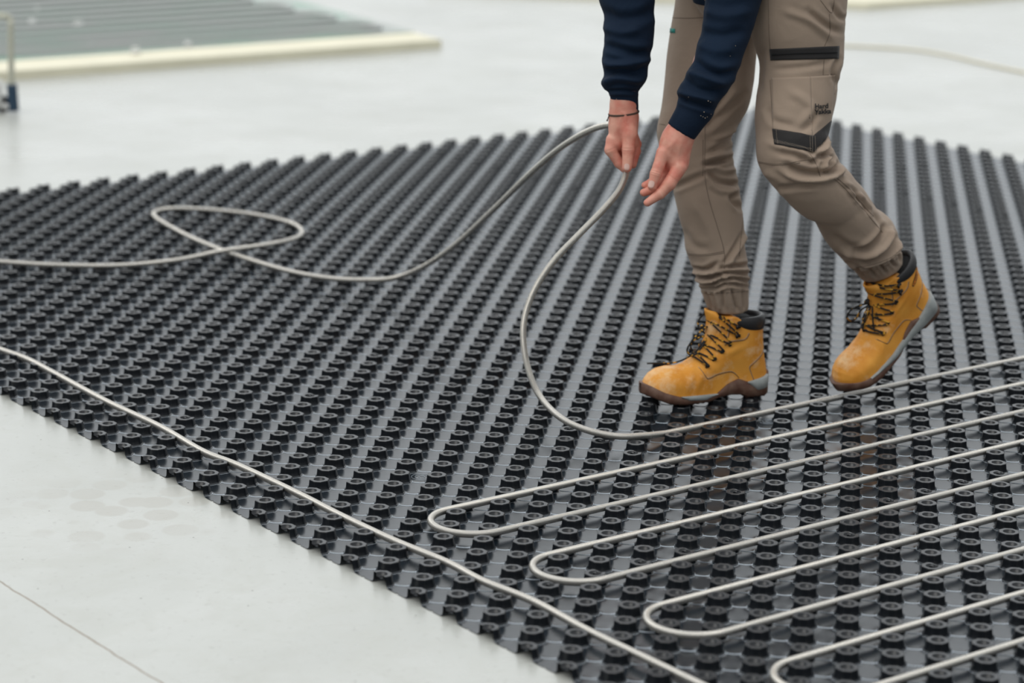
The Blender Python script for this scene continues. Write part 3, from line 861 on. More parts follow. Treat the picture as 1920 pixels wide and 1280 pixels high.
def nail(c, dirv, wpx, lpx):
    """small plate following the finger top around image point c, pointing along dirv"""
    d = np.array(dirv, float); d /= np.linalg.norm(d); s = np.array([-d[1], d[0]])
    P, nu, nv = [], 10, 10
    for j in range(nv + 1):
        for i in range(nu + 1):
            a, b = (i / nu * 2 - 1), (j / nv * 2 - 1)
            # superellipse outline
            x = a * math.sqrt(max(0, 1 - .45 * b * b)); y = b * math.sqrt(max(0, 1 - .35 * a * a))
            P.append(np.array(c) + s * x * wpx + d * y * lpx)
    V = onto(sbv, P, .0008)
    Fq = [(j * (nu + 1) + i, (j + 1) * (nu + 1) + i, (j + 1) * (nu + 1) + i + 1, j * (nu + 1) + i + 1) for j in range(nv) for i in range(nu)]
    return mesh_obj('fingernail', V, Fq, M_nail, person)
nail((1175.3, 312.5), (0, 1), 4.8, 6.0)
nail((1221.5, 345), (-.30, 1), 5.2, 6.6)

# ---- trousers
legR = [(1272, -125, 1420, -125, 5.27, .95), (1268, -60, 1420, -60, 5.27, .95), (1266, 0, 1424, 5, 5.26, .92), (1257, 55, 1422, 60, 5.25, .90), (1250, 105, 1417, 110, 5.235, .88), (1246, 150, 1412, 160, 5.22, .88),
        (1240, 200, 1402, 205, 5.205, .90), (1232, 238, 1380, 242, 5.19, .92), (1233, 262, 1373, 262, 5.185, .92), (1242, 300, 1375, 300, 5.175, .9), (1258, 340, 1384, 340, 5.165, .9),
        (1266, 375, 1389, 375, 5.155, .9), (1272, 403, 1393, 403, 5.15, .92), (1280, 433, 1396, 433, 5.145, .95), (1286, 468, 1398, 468, 5.14, .98), (1295, 494, 1402, 492, 5.135, 1.0),
        (1303, 518, 1404, 515, 5.13, 1.0), (1312, 538, 1404, 535, 5.13, 1.0), (1318, 555, 1404, 553, 5.13, .98), (1326, 572, 1404, 570, 5.13, .95), (1332, 583, 1403, 581, 5.13, .95)]
legL = [(1400, -125, 1594, -125, 5.12, .85), (1405, -60, 1592, -60, 5.10, .85), (1402, 0, 1589, 0, 5.10, .85), (1404, 50, 1584, 50, 5.10, .85), (1414, 85, 1583, 83, 5.10, .85), (1423, 115, 1581, 117, 5.095, .85),
        (1422, 150, 1572, 150, 5.09, .88), (1417, 190, 1568, 187, 5.08, .9), (1415, 220, 1560, 222, 5.07, .92), (1417, 255, 1553, 250, 5.06, .94), (1418, 290, 1556, 262, 5.05, .95),
        (1424, 314, 1563, 281, 5.05, .95), (1443, 341, 1580, 310, 5.055, .95), (1463, 361, 1597, 328, 5.065, .95), (1485, 383, 1613, 350, 5.08, .95), (1506, 390, 1628, 369, 5.095, .95),
        (1524, 407, 1641, 389, 5.11, .97), (1538, 434, 1654, 407, 5.13, .98), (1553, 455, 1676, 421, 5.15, .98), (1574, 479, 1684, 440, 5.165, .97), (1588, 494, 1686, 458, 5.175, .95),
        (1602, 507, 1690, 476, 5.18, .92), (1618, 525, 1692, 490, 5.185, .90)]
pelvis = [(1300, -230, 1590, -230, 5.20, .62), (1285, -150, 1600, -150, 5.19, .64), (1275, -90, 1598, -80, 5.185, .64), (1285, -30, 1585, -20, 5.175, .60), (1320, 30, 1560, 35, 5.165, .50), (1370, 62, 1500, 66, 5.16, .42)]
V, Fq = remeshed([loft_rings(legR), loft_rings(legL), loft_rings(pelvis)], .0036, 3)
RR, LL = (5.05, 5.5), (4.8, 5.28)
folds_R = [
    ([(1320, 309), (1340, 304), (1366, 300)], 5, -7), ([(1322, 296), (1350, 290), (1376, 287)], 5, 3), ([(1325, 322), (1350, 340), (1386, 346)], 5, -5), ([(1328, 312), (1355, 320), (1380, 318)], 5, 3),
    ([(1262, 352), (1290, 340), (1322, 326)], 6, -3.5), ([(1385, 362), (1372, 372), (1388, 392)], 5, -4), ([(1330, 344), (1350, 358), (1385, 360)], 5, 2.5),
    ([(1330, 285), (1355, 272), (1378, 255)], 5, -3.5), ([(1322, 240), (1352, 215), (1395, 175)], 7, -4), ([(1330, 225), (1350, 195), (1372, 160)], 6, -3), ([(1338, 262), (1362, 252), (1380, 240)], 5, 3),
    ([(1400, 436), (1384, 466), (1362, 502)], 5, 3.5), ([(1392, 440), (1374, 470), (1352, 500)], 4, -2.5),
    ([(1298, 503), (1322, 505), (1345, 493)], 4.5, -5), ([(1345, 508), (1372, 500), (1402, 497)], 4.5, -6), ([(1302, 516), (1330, 520), (1360, 512), (1402, 516)], 4, -6),
    ([(1304, 528), (1330, 534), (1355, 524), (1380, 522), (1404, 528)], 4, -6), ([(1312, 540), (1340, 541), (1366, 532), (1404, 538)], 3.5, -5), ([(1300, 510), (1330, 512), (1366, 505), (1404, 506)], 4, 4),
    ([(1303, 523), (1340, 527), (1372, 515), (1404, 522)], 4, 4), ([(1340, 500), (1356, 515), (1366, 532)], 4, 3),
    ([(1324, 546), (1329, 562), (1337, 582)], 3, -3.5), ([(1340, 546), (1344, 562), (1350, 582)], 3, 2.5), ([(1354, 544), (1355, 562), (1358, 582)], 3, -3), ([(1372, 542), (1376, 560), (1382, 582)], 3, -3.5), ([(1392, 542), (1394, 562), (1395, 582)], 3, -2.5),
    ([(1280, 430), (1300, 460), (1330, 468)], 8, -2), ([(1300, 380), (1325, 420), (1340, 460)], 10, 1.5)]
folds_L = [
    ([(1458, 318), (1489, 331), (1520, 337), (1552, 335), (1567, 330), (1578, 316)], 7, 4), ([(1476, 311), (1500, 322), (1528, 326), (1550, 324)], 7, -5.5), ([(1548, 324), (1564, 320), (1572, 306)], 5, -7),
    ([(1545, 318), (1548, 303), (1556, 290)], 4, 5), ([(1520, 305), (1532, 298), (1554, 284)], 5, -5), ([(1500, 286), (1520, 295), (1541, 300)], 5, 3), ([(1552, 262), (1548, 276), (1534, 286)], 5, 4), ([(1556, 276), (1550, 288), (1560, 296)], 4, -4),
    ([(1455, 354), (1489, 350), (1536, 345)], 6, -2.5), ([(1430, 322), (1460, 335), (1500, 345)], 8, 2), ([(1460, 285), (1490, 290), (1515, 300)], 6, -3), ([(1440, 268), (1480, 282), (1512, 286)], 7, 2),
    ([(1577, 338), (1592, 352), (1606, 374)], 5, 3), ([(1590, 350), (1602, 360), (1612, 378)], 4, -3), ([(1600, 368), (1616, 376), (1628, 398)], 4.5, -2.5), ([(1612, 366), (1626, 384), (1636, 402)], 4, 3), ([(1625, 388), (1640, 404), (1652, 424)], 4, -2),
    ([(1656, 426), (1650, 442), (1632, 460), (1602, 476)], 5.5, -10), ([(1672, 430), (1668, 448), (1652, 466), (1622, 480)], 5, 6), ([(1682, 444), (1674, 462), (1650, 478), (1612, 490)], 4, -7), ([(1686, 456), (1672, 474), (1640, 488), (1606, 496)], 4, 4),
    ([(1590, 492), (1620, 498), (1660, 486), (1686, 468)], 3.5, -6), ([(1560, 440), (1590, 462), (1622, 466)], 8, -3), ([(1580, 470), (1600, 478), (1622, 474)], 5, 3),
    ([(1606, 500), (1614, 510), (1622, 522)], 3, -3), ([(1628, 496), (1634, 508), (1642, 520)], 3, -3.5), ([(1646, 490), (1654, 500), (1662, 512)], 3, -3.5), ([(1664, 480), (1672, 492), (1680, 500)], 3, -3.5), ([(1679, 468), (1685, 480), (1689, 490)], 3, -3),
    ([(1560, 300), (1580, 330), (1600, 350)], 6, 2), ([(1440, 200), (1450, 225), (1490, 236)], 7, -2), ([(1480, 170), (1520, 200), (1500, 232)], 8, 1.8), ([(1530, 215), (1520, 232), (1500, 246)], 6, -2.5), ([(1515, 20), (1545, 45), (1578, 62)], 6, -3),
    ([(1560, 10), (1572, 30), (1585, 36)], 5, -3), ([(1470, 20), (1520, 40), (1565, 78)], 7, 2), ([(1572, 110), (1562, 135), (1568, 160)], 5, -3.5), ([(1430, 95), (1428, 130), (1424, 170)], 6, -2), ([(1452, 130), (1500, 127), (1552, 118)], 6, -1.5)]
V = fold(V, Fq, [(f[0], f[1] * .85, f[2] * 2.0, RR) for f in folds_R] + [(f[0], f[1] * .85, f[2] * 2.1, LL) for f in folds_L])
tr = mesh_obj('trousers', V, Fq if (Fq[:, 2] != Fq[:, 3]).all() else [tuple(f) if f[2] != f[3] else tuple(f[:3]) for f in Fq.tolist()], M_trouser, person)
tb = bvh_of(V, Fq)
# pocket with black trims, seams and lettering
pk = patch(tb, [(1443, 92), (1573, 86), (1572, 110), (1445, 113)], 30, 6, .0016, 'pocket_zip_trim', M_trim, tr)
zp = MB(); seam_tube(zp, tb, [(1448, 102), (1500, 99.5), (1568, 98)], .0016, .0022); zp.build('zip', M_lining, tr)
patch(tb, [(1447, 146), (1520, 143), (1524, 257), (1449, 243)], 20, 24, .0013, 'pocket', M_trouser, tr)
patch(tb, [(1520, 143), (1566, 140), (1558, 229), (1524, 257)], 14, 24, .0013, 'pocket', M_trouser, tr)
patch(tb, [(1449, 241), (1524, 255), (1524, 285), (1452, 270)], 24, 8, .0030, 'pocket_hem_trim', M_trim, tr)
patch(tb, [(1524, 255), (1557, 226), (1549, 262), (1525, 285)], 14, 8, .0030, 'pocket_hem_trim', M_trim, tr)
st = MB()
for l in ([(1457, 243), (1459, 271)], [(1452, 264), (1520, 278.5)], [(1453, 268), (1524, 283)], [(1517, 255), (1518, 283)], [(1521, 256), (1522, 284)], [(1526, 256), (1527, 284)]): seam_tube(st, tb, l, .00042, .0044, dash=.0018)
st.build('stitching', M_thread, tr)
se = MB()
for l in ([(1444, 150), (1447, 200), (1449, 240)], [(1452, 149), (1510, 144), (1566, 139)], [(1453, 152), (1510, 147), (1564, 143)], [(1517, 146), (1516, 200), (1522, 254)], [(1518, 181), (1545, 179), (1565, 176)], [(1518, 181), (1518, 200)],
          [(1441, 0), (1442, 60), (1444, 92)], [(1538, 0), (1558, 24), (1563, 10), (1564, 0)], [(1555, 26), (1556, 60), (1546, 86)], [(1545, 112), (1543, 142)],
          [(1423, 303), (1458, 307), (1500, 302), (1522, 299)], [(1422, 305), (1458, 309.5), (1500, 305)], [(1517, 287), (1524, 296), (1531, 310), (1538, 331)], [(1564, 335), (1585, 354), (1606, 378), (1632, 408), (1655, 436)], [(1570, 334), (1592, 353), (1612, 377), (1637, 405)],
          [(1325, 180), (1322, 215), (1322, 262), (1322, 330), (1330, 375), (1345, 425), (1358, 472), (1358, 510)], [(1318, 262), (1318, 330)], [(1288, 475), (1320, 477), (1358, 471)], [(1288, 477.5), (1320, 479.5), (1358, 474)],
          [(1233, 232), (1242, 233), (1247, 234)], [(1255, 33), (1290, 34), (1320, 33)], [(1395, 390), (1390, 440), (1386, 480)], [(1313, 545), (1350, 549), (1403, 545)], [(1605, 502), (1640, 495), (1672, 482), (1690, 466)]):
    seam_tube(se, tb, l, .0007, .0002)
se.build('seam', M_seam, tr)
tb2 = BVHTree.FromPolygons([tuple(v) for v in V], [tuple(int(i) for i in (f if f[2] != f[3] else f[:3])) for f in Fq])
text_on(tb, 'Hard\nYakka', (1525, 204), (1, -.08), (.02, 1), 12.4, 'printed_lettering', M_logo, tr, off=.0042, font_bold=True)
patch(tb, [(1254, 53), (1266, 54), (1266, 62), (1253, 61)], 6, 4, .001, 'teal_mark', M_teal, tr, thick=.0003)

# ---- sweatshirt
slR = [(1150, -330, 1300, -330, 5.19, .9), (1120, -230, 1262, -230, 5.15, .92), (1108, -120, 1236, -120, 5.10, .95), (1112, -60, 1228, -60, 5.075, .95), (1123, 0, 1228, 0, 5.06, .95), (1132, 33, 1227, 33, 5.05, .95),
       (1133, 60, 1227, 60, 5.045, .95), (1131, 90, 1224, 86, 5.04, .95), (1129, 117, 1218, 115, 5.037, .95), (1131, 140, 1214, 140, 5.035, .95), (1128, 158, 1206, 160, 5.032, .95), (1135, 170, 1199, 169, 5.03, .95),
       (1142, 175, 1197, 178, 5.03, .95), (1144.5, 188, 1197, 190, 5.03, .93), (1144, 204, 1197.5, 207, 5.03, .90)]
slL = [(1330, -330, 1500, -330, 4.98, .9), (1322, -230, 1480, -230, 5.0, .92), (1318, -120, 1460, -110, 5.03, .92), (1322, -50, 1443, -40, 5.035, .92), (1322, 0, 1427, 6, 5.03, .92), (1316, 50, 1412, 55, 5.02, .92), (1305, 95, 1394, 105, 5.01, .92),
       (1297, 120, 1384, 135, 5.0, .92), (1283, 146, 1367, 168, 4.995, .92), (1271, 168, 1350, 189, 4.99, .92), (1271, 184, 1341, 206, 4.985, .92), (1268, 200, 1334, 222, 4.983, .90), (1260, 216, 1320, 238, 4.98, .88), (1252, 231, 1302, 262, 4.98, .86)]
trs = [(1240, -520, 1470, -520, 5.08, .7), (1200, -430, 1500, -430, 5.10, .72), (1215, -330, 1530, -330, 5.12, .72), (1260, -200, 1580, -200, 5.15, .70), (1275, -110, 1600, -110, 5.18, .70), (1285, -40, 1598, -55, 5.18, .68), (1296, -8, 1420, -8, 5.17, .9), (1300, 6, 1400, 2, 5.17, .8)]
V, Fq = remeshed([loft_rings(slR), loft_rings(slL), loft_rings(trs)], .0034, 2)
folds_S = [
    ([(1133, 84), (1160, 92), (1190, 100), (1222, 100)], 7, -5), ([(1131, 112), (1150, 122), (1185, 118), (1218, 108)], 6, 4), ([(1131, 138), (1160, 132), (1190, 138), (1214, 128)], 6, -5), ([(1130, 156), (1160, 148), (1206, 152)], 6, 4),
    ([(1126, 20), (1160, 34), (1200, 30), (1226, 18)], 9, -4), ([(1130, 52), (1165, 62), (1200, 56)], 7, 3), ([(1136, 172), (1165, 170), (1198, 172)], 3, -3),
    ([(1300, 112), (1320, 128), (1352, 140), (1384, 134)], 7, -5), ([(1290, 136), (1320, 146), (1360, 158)], 6, 4), ([(1282, 150), (1310, 166), (1350, 176)], 6, -5), ([(1272, 172), (1300, 180), (1340, 190)], 5, 4),
    ([(1274, 184), (1300, 194), (1338, 206)], 4, -4), ([(1308, 84), (1340, 96), (1380, 92)], 9, 3), ([(1312, 60), (1350, 66), (1400, 58)], 9, -3.5), ([(1320, 20), (1360, 30), (1410, 20)], 9, 3)]
V = fold(V, Fq, [(f[0], f[1], f[2] * 1.9) for f in folds_S])
sw = mesh_obj('sweatshirt', V, [tuple(f) if f[2] != f[3] else tuple(f[:3]) for f in Fq.tolist()], M_navy, person)
wb_ = bvh_of(V, Fq)
for (u, v, r) in ((1156, 186, .0011), (1379, 86, .0009), (1369, 105, .0009), (1291, 182, .0009), (1328, 189, .0016), (1332, 191, .0012), (1320, 210, .0016), (1314, 217, .0012), (1322, 221, .0016), (1318, 219, .0012), (1326, 219, .0011), (1333, 214, .0009)):
    c = onto(wb_, [(u, v)], .0002)[0]; sp = MB(); sp.ell(c, np.eye(3) * r * .8, nu=6, nv=4); sp.build('plaster_fleck', M_thread, sw)

# ---- cord bracelet
br = MB()
c0, ax_ = P3(1169.5, 212, 5.03), P3(1169, 235, 5.03) - P3(1171, 195, 5.03)
ax_ /= np.linalg.norm(ax_)
e1 = RT - ax_ * (RT @ ax_); e1 /= np.linalg.norm(e1); e2 = np.cross(ax_, e1)
th = np.linspace(0, 2 * np.pi, 49)
ring = np.array([c0 + e1 * math.cos(t) * .0305 + e2 * math.sin(t) * .0300 + ax_ * (.0045 * math.cos(t) * -1 - .001) for t in th])
br.tube(ring, .0013, 8); br.tube(ring + ax_ * .0018, .0011, 6)
br.tube([P3(1143.5, 214, 5.03), P3(1141, 219, 5.02), P3(1139, 225, 5.02)], .0011, 6); br.ell(P3(1138.6, 225.5, 5.02), np.eye(3) * .0018, nu=8, nv=6)
br.build('cord_bracelet', M_cord, person)

# ---- boots, built lying in their own frame (x to the toe, y to the wearer's left, z up) and then placed
def c3(a, b):
    u, v = 1160 + a / 5.819, 560 + b / 5.819
    return ((1440 - u) * .00122, (757 - (u - 1235) * .111 - v) * .00113)
PROF = np.array([(6, 20), (2, 40), (6, 63), (12, 90), (15, 118), (16, 139), (13, 165), (12, 240), (142, 240), (140, 173), (140, 150), (142, 132), (149, 116), (159, 104), (174, 90), (193, 78), (212, 73), (234, 74.5), (256, 71),
                 (273, 62), (284, 50), (290, 36), (290, 20), (289, -60), (6, -60)]) / 1000
PROF = np.vstack([PROF, PROF[:1]])
def prof_d(X, Z):
    P = np.stack([X.ravel(), Z.ravel()], 1); d = np.full(len(P), 9.0); ins = np.zeros(len(P), bool)
    for a, b in zip(PROF[:-1], PROF[1:]):
        e, _ = seg_dist(P, a, b); d = np.minimum(d, e)
        c = ((a[1] > P[:, 1]) != (b[1] > P[:, 1]))
        with np.errstate(divide='ignore', invalid='ignore'):
            xi = (b[0] - a[0]) * (P[:, 1] - a[1]) / (b[1] - a[1] + 1e-12) + a[0]
        ins ^= c & (P[:, 0] < xi)
    return np.where(ins, d, -d).reshape(X.shape)
SOLE_T = ([0, 6, 8, 30, 61, 84, 111, 136, 180, 222, 258, 280, 292], [50, 50, 43, 38, 34, 43, 33, 15, 16, 18, 29, 40, 44])
SOLE_B = ([0, 12, 60, 75, 100, 130, 150, 215, 250, 292], [6, 0, 0, 7, 9, 6, 0, 0, 5, 21])
WP = ([0, 20, 60, 100, 140, 180, 215, 245, 270, 292], [.032, .034, .0345, .034, .038, .045, .049, .0475, .042, .036])
def ztop(x): return np.interp(x, [0, .06, .074, .10, .125, .15], [.152, .150, .168, .179, .176, .165])
def boot_field(P):
    X, Y, Z = P[..., 0], P[..., 1], P[..., 2]
    d = prof_d(X[:, 0, :], Z[:, 0, :])
    x2, z2 = X[:, 0, :], Z[:, 0, :]
    k = np.clip((z2 - .045) / .07, 0, 1); k = k * k * (3 - 2 * k)
    base_ = np.interp(x2 * 1000, *WP) * (1 - k) + .0405 * k
    Rr = .042 * (1 - k) + .058 * k
    q = np.clip(d / Rr, 0, 1)
    w = base_ * np.sqrt(np.clip(1 - (1 - q) ** 2.2, 0, 1)) + np.minimum(d, 0) * 2
    # crease wrinkles over the flex line and the ankle
    w = w + .0008 * np.sin(x2 * 260 + z2 * 120) * np.exp(-((x2 - .185) / .03) ** 2) * np.exp(-((z2 - .055) / .03) ** 2)
    w = w + .0012 * np.sin(z2 * 230 + x2 * 90) * np.exp(-((z2 - .112) / .02) ** 2) * np.exp(-((x2 - .11) / .03) ** 2)
    Fv = np.abs(Y) - w[:, None, :]
    return np.maximum(np.maximum(Fv * .8, Z - ztop(X)), .008 + np.interp(X * 1000, *SOLE_B) / 1000 - Z)
BV, BF = surface_nets(boot_field, (-.006, -.06, .004), (.298, .06, .188), .0022)
b_bvh = bvh_of(BV, BF)
def side_pt(x, z, s, off=.0005):
    h = b_bvh.ray_cast(Vector((x, s * .2, z)), Vector((0, -s, 0)))
    y = h[0][1] if h[0] is not None else s * .02
    return np.array([x, y + s * off, z])
def around(x, z, phi, off=.0028):
    """point of the instep surface at angle phi (90 = +y side, 0 = front, -90 = -y side)"""
    o = np.array([math.cos(phi) * .78, math.sin(phi), math.cos(phi) * .62]); o /= np.linalg.norm(o)
    a = np.array([x - .030, 0, z - .018])
    h = b_bvh.ray_cast(Vector((a + o * .3).tolist()), Vector((-o).tolist()))
    p = np.array(h[0]) if h[0] is not None else a + o * .03
    return p + o * off
def plan(x):
    e0, e1 = .034, .060
    w = np.interp(x * 1000, *WP) + .0045
    w = w * np.sqrt(np.clip(1 - np.clip((e0 - x) / e0, 0, 1) ** 2.3, 0, 1)) * np.sqrt(np.clip(1 - np.clip((x - (.296 - e1)) / e1, 0, 1) ** 2.4, 0, 1))
    return w
def slab(xs, zb, zt, extra, lo=None, sides=(-1, 1)):
    """rounded band following the sole outline"""
    V, Fc = [], []; m = 14
    for x in xs:
        w = plan(x) + extra; b, t = zb(x), max(zt(x), zb(x) + .0008); c = min(.003, (t - b) / 2.2)
        prof = [(-w + c * 1.2, b), (-w, b + c), (-w * 1.0, t - c * .6), (-w + c, t), (0, t), (w - c, t), (w, t - c * .6), (w, b + c), (w - c * 1.2, b), (0, b)]
        m = len(prof); V += [(x, y, z) for y, z in prof]
    K = len(xs)
    Fc = [(k * m + i, k * m + (i + 1) % m, (k + 1) * m + (i + 1) % m, (k + 1) * m + i) for k in range(K - 1) for i in range(m)]
    Fc += [tuple(range(m)), tuple((K - 1) * m + i for i in range(m - 1, -1, -1))]
    return V, Fc
def it(tab): return lambda x: float(np.interp(x * 1000, *tab)) / 1000
def make_boot(side_style, label, o, fx, fz, shear=0):
    fx = np.array(fx) / np.linalg.norm(fx); fz = np.array(fz) - fx * (np.array(fz) @ fx); fz /= np.linalg.norm(fz); fy = np.cross(fz, fx)
    MM = np.stack([fx, fy, fz], 1); o = np.array(o, float)
    def X_(V):
        V = np.array(V, float)
        V[:, 2] = np.where(V[:, 2] > .045, .045 + (V[:, 2] - .045) * (1 - shear * .55), V[:, 2])
        V[:, 0] -= shear * np.clip(V[:, 2] - .045, 0, 1) * np.clip((.27 - V[:, 0]) / .12, 0, 1)
        return V @ MM.T + o
    def mk(mb, name, mat, par): 
        return mesh_obj(name, X_(np.vstack(mb.v)), mb.f, mat, par)
    boot = mesh_obj('boot', X_(BV), BF, M_leather, person); boot['label'] = label
    # outsole, midsole inserts
    s = MB(); xs = np.r_[np.linspace(.0006, .03, 10), np.linspace(.036, .24, 44), np.linspace(.244, .293, 16), [.2942, .2950, .2955, .29585]]
    s.add(*slab(xs, it(SOLE_B), it(SOLE_T), 0)); mk(s, 'outsole', M_sole_brown, boot)
    g = MB()
    if side_style == 'arch':
        g.add(*slab(np.linspace(.134, .224, 30), it(([134, 163, 205, 224], [14, 4, 8, 18])), it(([134, 180, 224], [15.5, 17.5, 19.5])), .0014))
        g.add(*slab(np.r_[np.linspace(.004, .03, 10), np.linspace(.034, .064, 10)], it(([4, 12, 38, 64], [33, 16, 13, 33])), it(([4, 30, 64], [45, 40, 34])), .0014))
    else:
        g.add(*slab(np.r_[np.linspace(.003, .03, 10), np.linspace(.034, .236, 44)], it(([3, 14, 60, 110, 160, 236], [30, 12, 8, 8, 6, 20])), it(([3, 30, 60, 110, 160, 236], [52, 46, 36, 26, 20, 22.5])), .0014))
    mk(g, 'midsole', M_sole_grey, boot)
    t = MB()
    for x in np.linspace(.02, .06, 4): t.box((x, 0, .0008), (.006, plan(x) * 1.7, .005))
    mk(t, 'heel_tread', M_sole_brown, boot); t = MB()
    for x in np.linspace(.155, .235, 7): t.box((x, 0, float(np.interp(x * 1000, *SOLE_B)) / 1000 + .0006), (.007, plan(x) * 1.75, .005))
    mk(t, 'forefoot_tread', M_sole_brown, boot)
    # padded collar
    col = MB(); P = []
    for a in np.linspace(-125, 125, 41):
        ph = math.radians(180 - a); c = np.array([.077, 0, .160]); d = np.array([math.cos(ph), math.sin(ph), 0])
        h = b_bvh.ray_cast(Vector((c[0] + d[0] * .2, d[1] * .2, .143)), Vector((-d).tolist()))
        p = np.array(h[0]) if h[0] is not None else c + d * .05
        p[2] = .160 + .010 * (abs(a) / 125) ** 3; P.append(p - d * .004)
    P = np.array(P); th = np.linspace(0, 2 * np.pi, 15)[:-1]; V = []
    cen = np.array([.077, 0, .16])
    for i, p in enumerate(P):
        d = p - cen; d[2] = 0; d /= np.linalg.norm(d); k = math.sin(math.pi * (i + .35) / (len(P) - .3)) ** .35
        for a in th: V.append(p + d * (.0078 * math.cos(a) * k) + np.array([0, 0, 1]) * (.0175 * math.sin(a) * k - .002))
    m = len(th); Fc = [(i * m + j, i * m + (j + 1) % m, (i + 1) * m + (j + 1) % m, (i + 1) * m + j) for i in range(len(P) - 1) for j in range(m)]
    Fc += [tuple(range(m)), tuple((len(P) - 1) * m + j for j in range(m - 1, -1, -1))]
    col.add(V, Fc); mk(col, 'padded_collar', M_collar, boot)
    ln = MB(); k = len(P)      # black lining and sock seen in the opening
    V = [p - (p - cen) / np.linalg.norm(p - cen) * .004 + np.array([0, 0, .006]) for p in P] + [np.array([.079, 0, .158])]
    ln.add(V, [(i, i + 1, k) for i in range(k - 1)] + [(k - 1, 0, k)])
    V2, F2, _ = sweep(np.array([(.077, 0, .13), (.077, 0, .150), (.079, 0, .168)]), np.array([.033, .031, .030]), 24); ln.add(V2, F2)
    mk(ln, 'sock', M_lining, boot)
    # tongue
    tg = MB(); V = []; nu, nv = 12, 12
    for j in range(nv + 1):
        tt = j / nv
        cx = np.interp(tt, [0, .35, .7, 1], [.158, .147, .143, .150]); cz = np.interp(tt, [0, .35, .7, 1], [.103, .135, .165, .196 - .004])
        hw = np.interp(tt, [0, .6, .9, 1], [.016, .024, .026, .018])
        for i in range(nu + 1):
            a = (i / nu * 2 - 1); V.append((cx - .016 * a * a + .002, a * hw, cz - .004 * a * a))
    V = np.array(V); n_ = len(V)
    Fq = [(j * (nu + 1) + i, (j + 1) * (nu + 1) + i, (j + 1) * (nu + 1) + i + 1, j * (nu + 1) + i + 1) for j in range(nv) for i in range(nu)]
    V2 = V - np.array([.005, 0, .002]); F2 = Fq + [tuple(i + n_ for i in f[::-1]) for f in Fq]
    edge = list(range(nu + 1)) + [j * (nu + 1) + nu for j in range(1, nv + 1)] + [nv * (nu + 1) + i for i in range(nu - 1, -1, -1)] + [j * (nu + 1) for j in range(nv - 1, 0, -1)]
    F2 += [(a, b, b + n_, a + n_) for a, b in zip(edge, edge[1:] + edge[:1])]
    tg.add(np.vstack([V, V2]), F2); mk(tg, 'tongue', M_leather, boot)
    # sewn seams
    sm = MB(); sd = MB()
    lines = [[(795, 730), (850, 820), (885, 838), (1000, 792), (1130, 766), (1190, 785), (1235, 830)], [(1545, 440), (1540, 530), (1400, 655), (1352, 712), (1375, 780), (1405, 850)], [(1320, 325), (1270, 395), (1120, 425), (1060, 470)], [(1110, 200), (1105, 300), (1090, 400)]]
    for s_ in (1, -1):
        for l in lines:
            Q = catmull([c3(*p) for p in l], 8)
            sd.tube([side_pt(x, z, s_, .0000) for x, z in Q], .0008, 5)
            Q2 = Q + np.array([.0016, .0022])
            sm.tube([side_pt(x, z, s_, .0001) for x, z in Q2], .0006, 5)
    mk(sd, 'seam', M_sole_brown, boot); mk(sm, 'stitching', M_thread, boot)
    # eyelets, hooks, laces
    E = [c3(870, 712), c3(945, 632), c3(1030, 543), c3(1112, 457), c3(1185, 350), c3(1185, 250)]
    for k, (x, z) in enumerate(E):
        for s_ in (1, -1):
            p = side_pt(x, z, s_, .0004); ey = MB()
            if k < 4:
                th = np.linspace(0, 2 * np.pi, 13); ey.tube([p + np.array([.0032 * math.cos(a), 0, .0032 * math.sin(a)]) for a in th], .0012, 6)
            else:
                ey.box(p + np.array([0, s_ * .0022, 0]), (.010, .004, .006)); ey.box(p + np.array([.004, s_ * .005, 0]), (.004, .004, .008))
            mk(ey, 'eyelet' if k < 4 else 'lace_hook', M_metal_dark, boot)
    lc = MB()
    def cross(i, j, s_):
        (x0, z0), (x1, z1) = E[i], E[j]; pts = [side_pt(x0, z0, s_, .002)]
        for t_ in np.linspace(.08, .92, 12):
            ph = math.radians(62 - 124 * t_) * s_
            pts.append(around(x0 + (x1 - x0) * t_ + .004, z0 + (z1 - z0) * t_, ph, .0035 + (.0022 if s_ > 0 else 0)))
        pts.append(side_pt(x1, z1, -s_, .002)); return pts
    for i in range(5):
        for s_ in (1, -1): lc.tube(cross(i, i + 1, s_), .0019, 6, step=.003)
    for s_ in (1, -1): lc.tube(cross(0, 0, s_)[:8], .0019, 6, step=.003)
    kn = np.array([.155, 0, .152])
    lc.ell(kn + np.array([0, 0, 0]), np.eye(3) * .006, nu=10, nv=8)
    def loop(pts, ys):
        Q = [np.array([c3(*p)[0] + .004, y, c3(*p)[1]]) for p, y in zip(pts, ys)]; lc.tube(Q, .0019, 6, step=.0025)
    if side_style == 'arch':
        loop([(960, 400), (900, 480), (800, 585), (730, 600), (700, 545), (760, 450), (860, 350), (950, 300), (960, 390)], [.002, .012, .020, .020, .018, .014, .010, .004, .0])
        loop([(960, 400), (890, 330), (900, 250), (950, 180), (960, 120), (1000, 200), (995, 330), (970, 400)], [.0, -.01, -.016, -.014, -.008, .012, .014, .004])
        loop([(960, 400), (840, 470), (825, 560), (880, 600), (930, 520), (970, 420)], [0, -.010, -.018, -.016, -.010, .0])
        loop([(960, 410), (880, 520), (800, 610), (690, 695), (590, 735), (480, 752), (380, 772)], [0, .004, .004, -.004, -.012, -.022, -.034])
        loop([(960, 400), (985, 460), (960, 540), (900, 600)], [.0, .012, .016, .012])
    else:
        loop([(960, 390), (900, 380), (820, 400), (770, 470), (790, 560), (840, 560), (880, 460), (950, 400)], [-.0, -.018, -.034, -.042, -.044, -.036, -.024, -.006])
        loop([(960, 390), (900, 450), (860, 560), (850, 650), (900, 660), (930, 560), (960, 430)], [0, .012, .018, .020, .024, .018, .004])
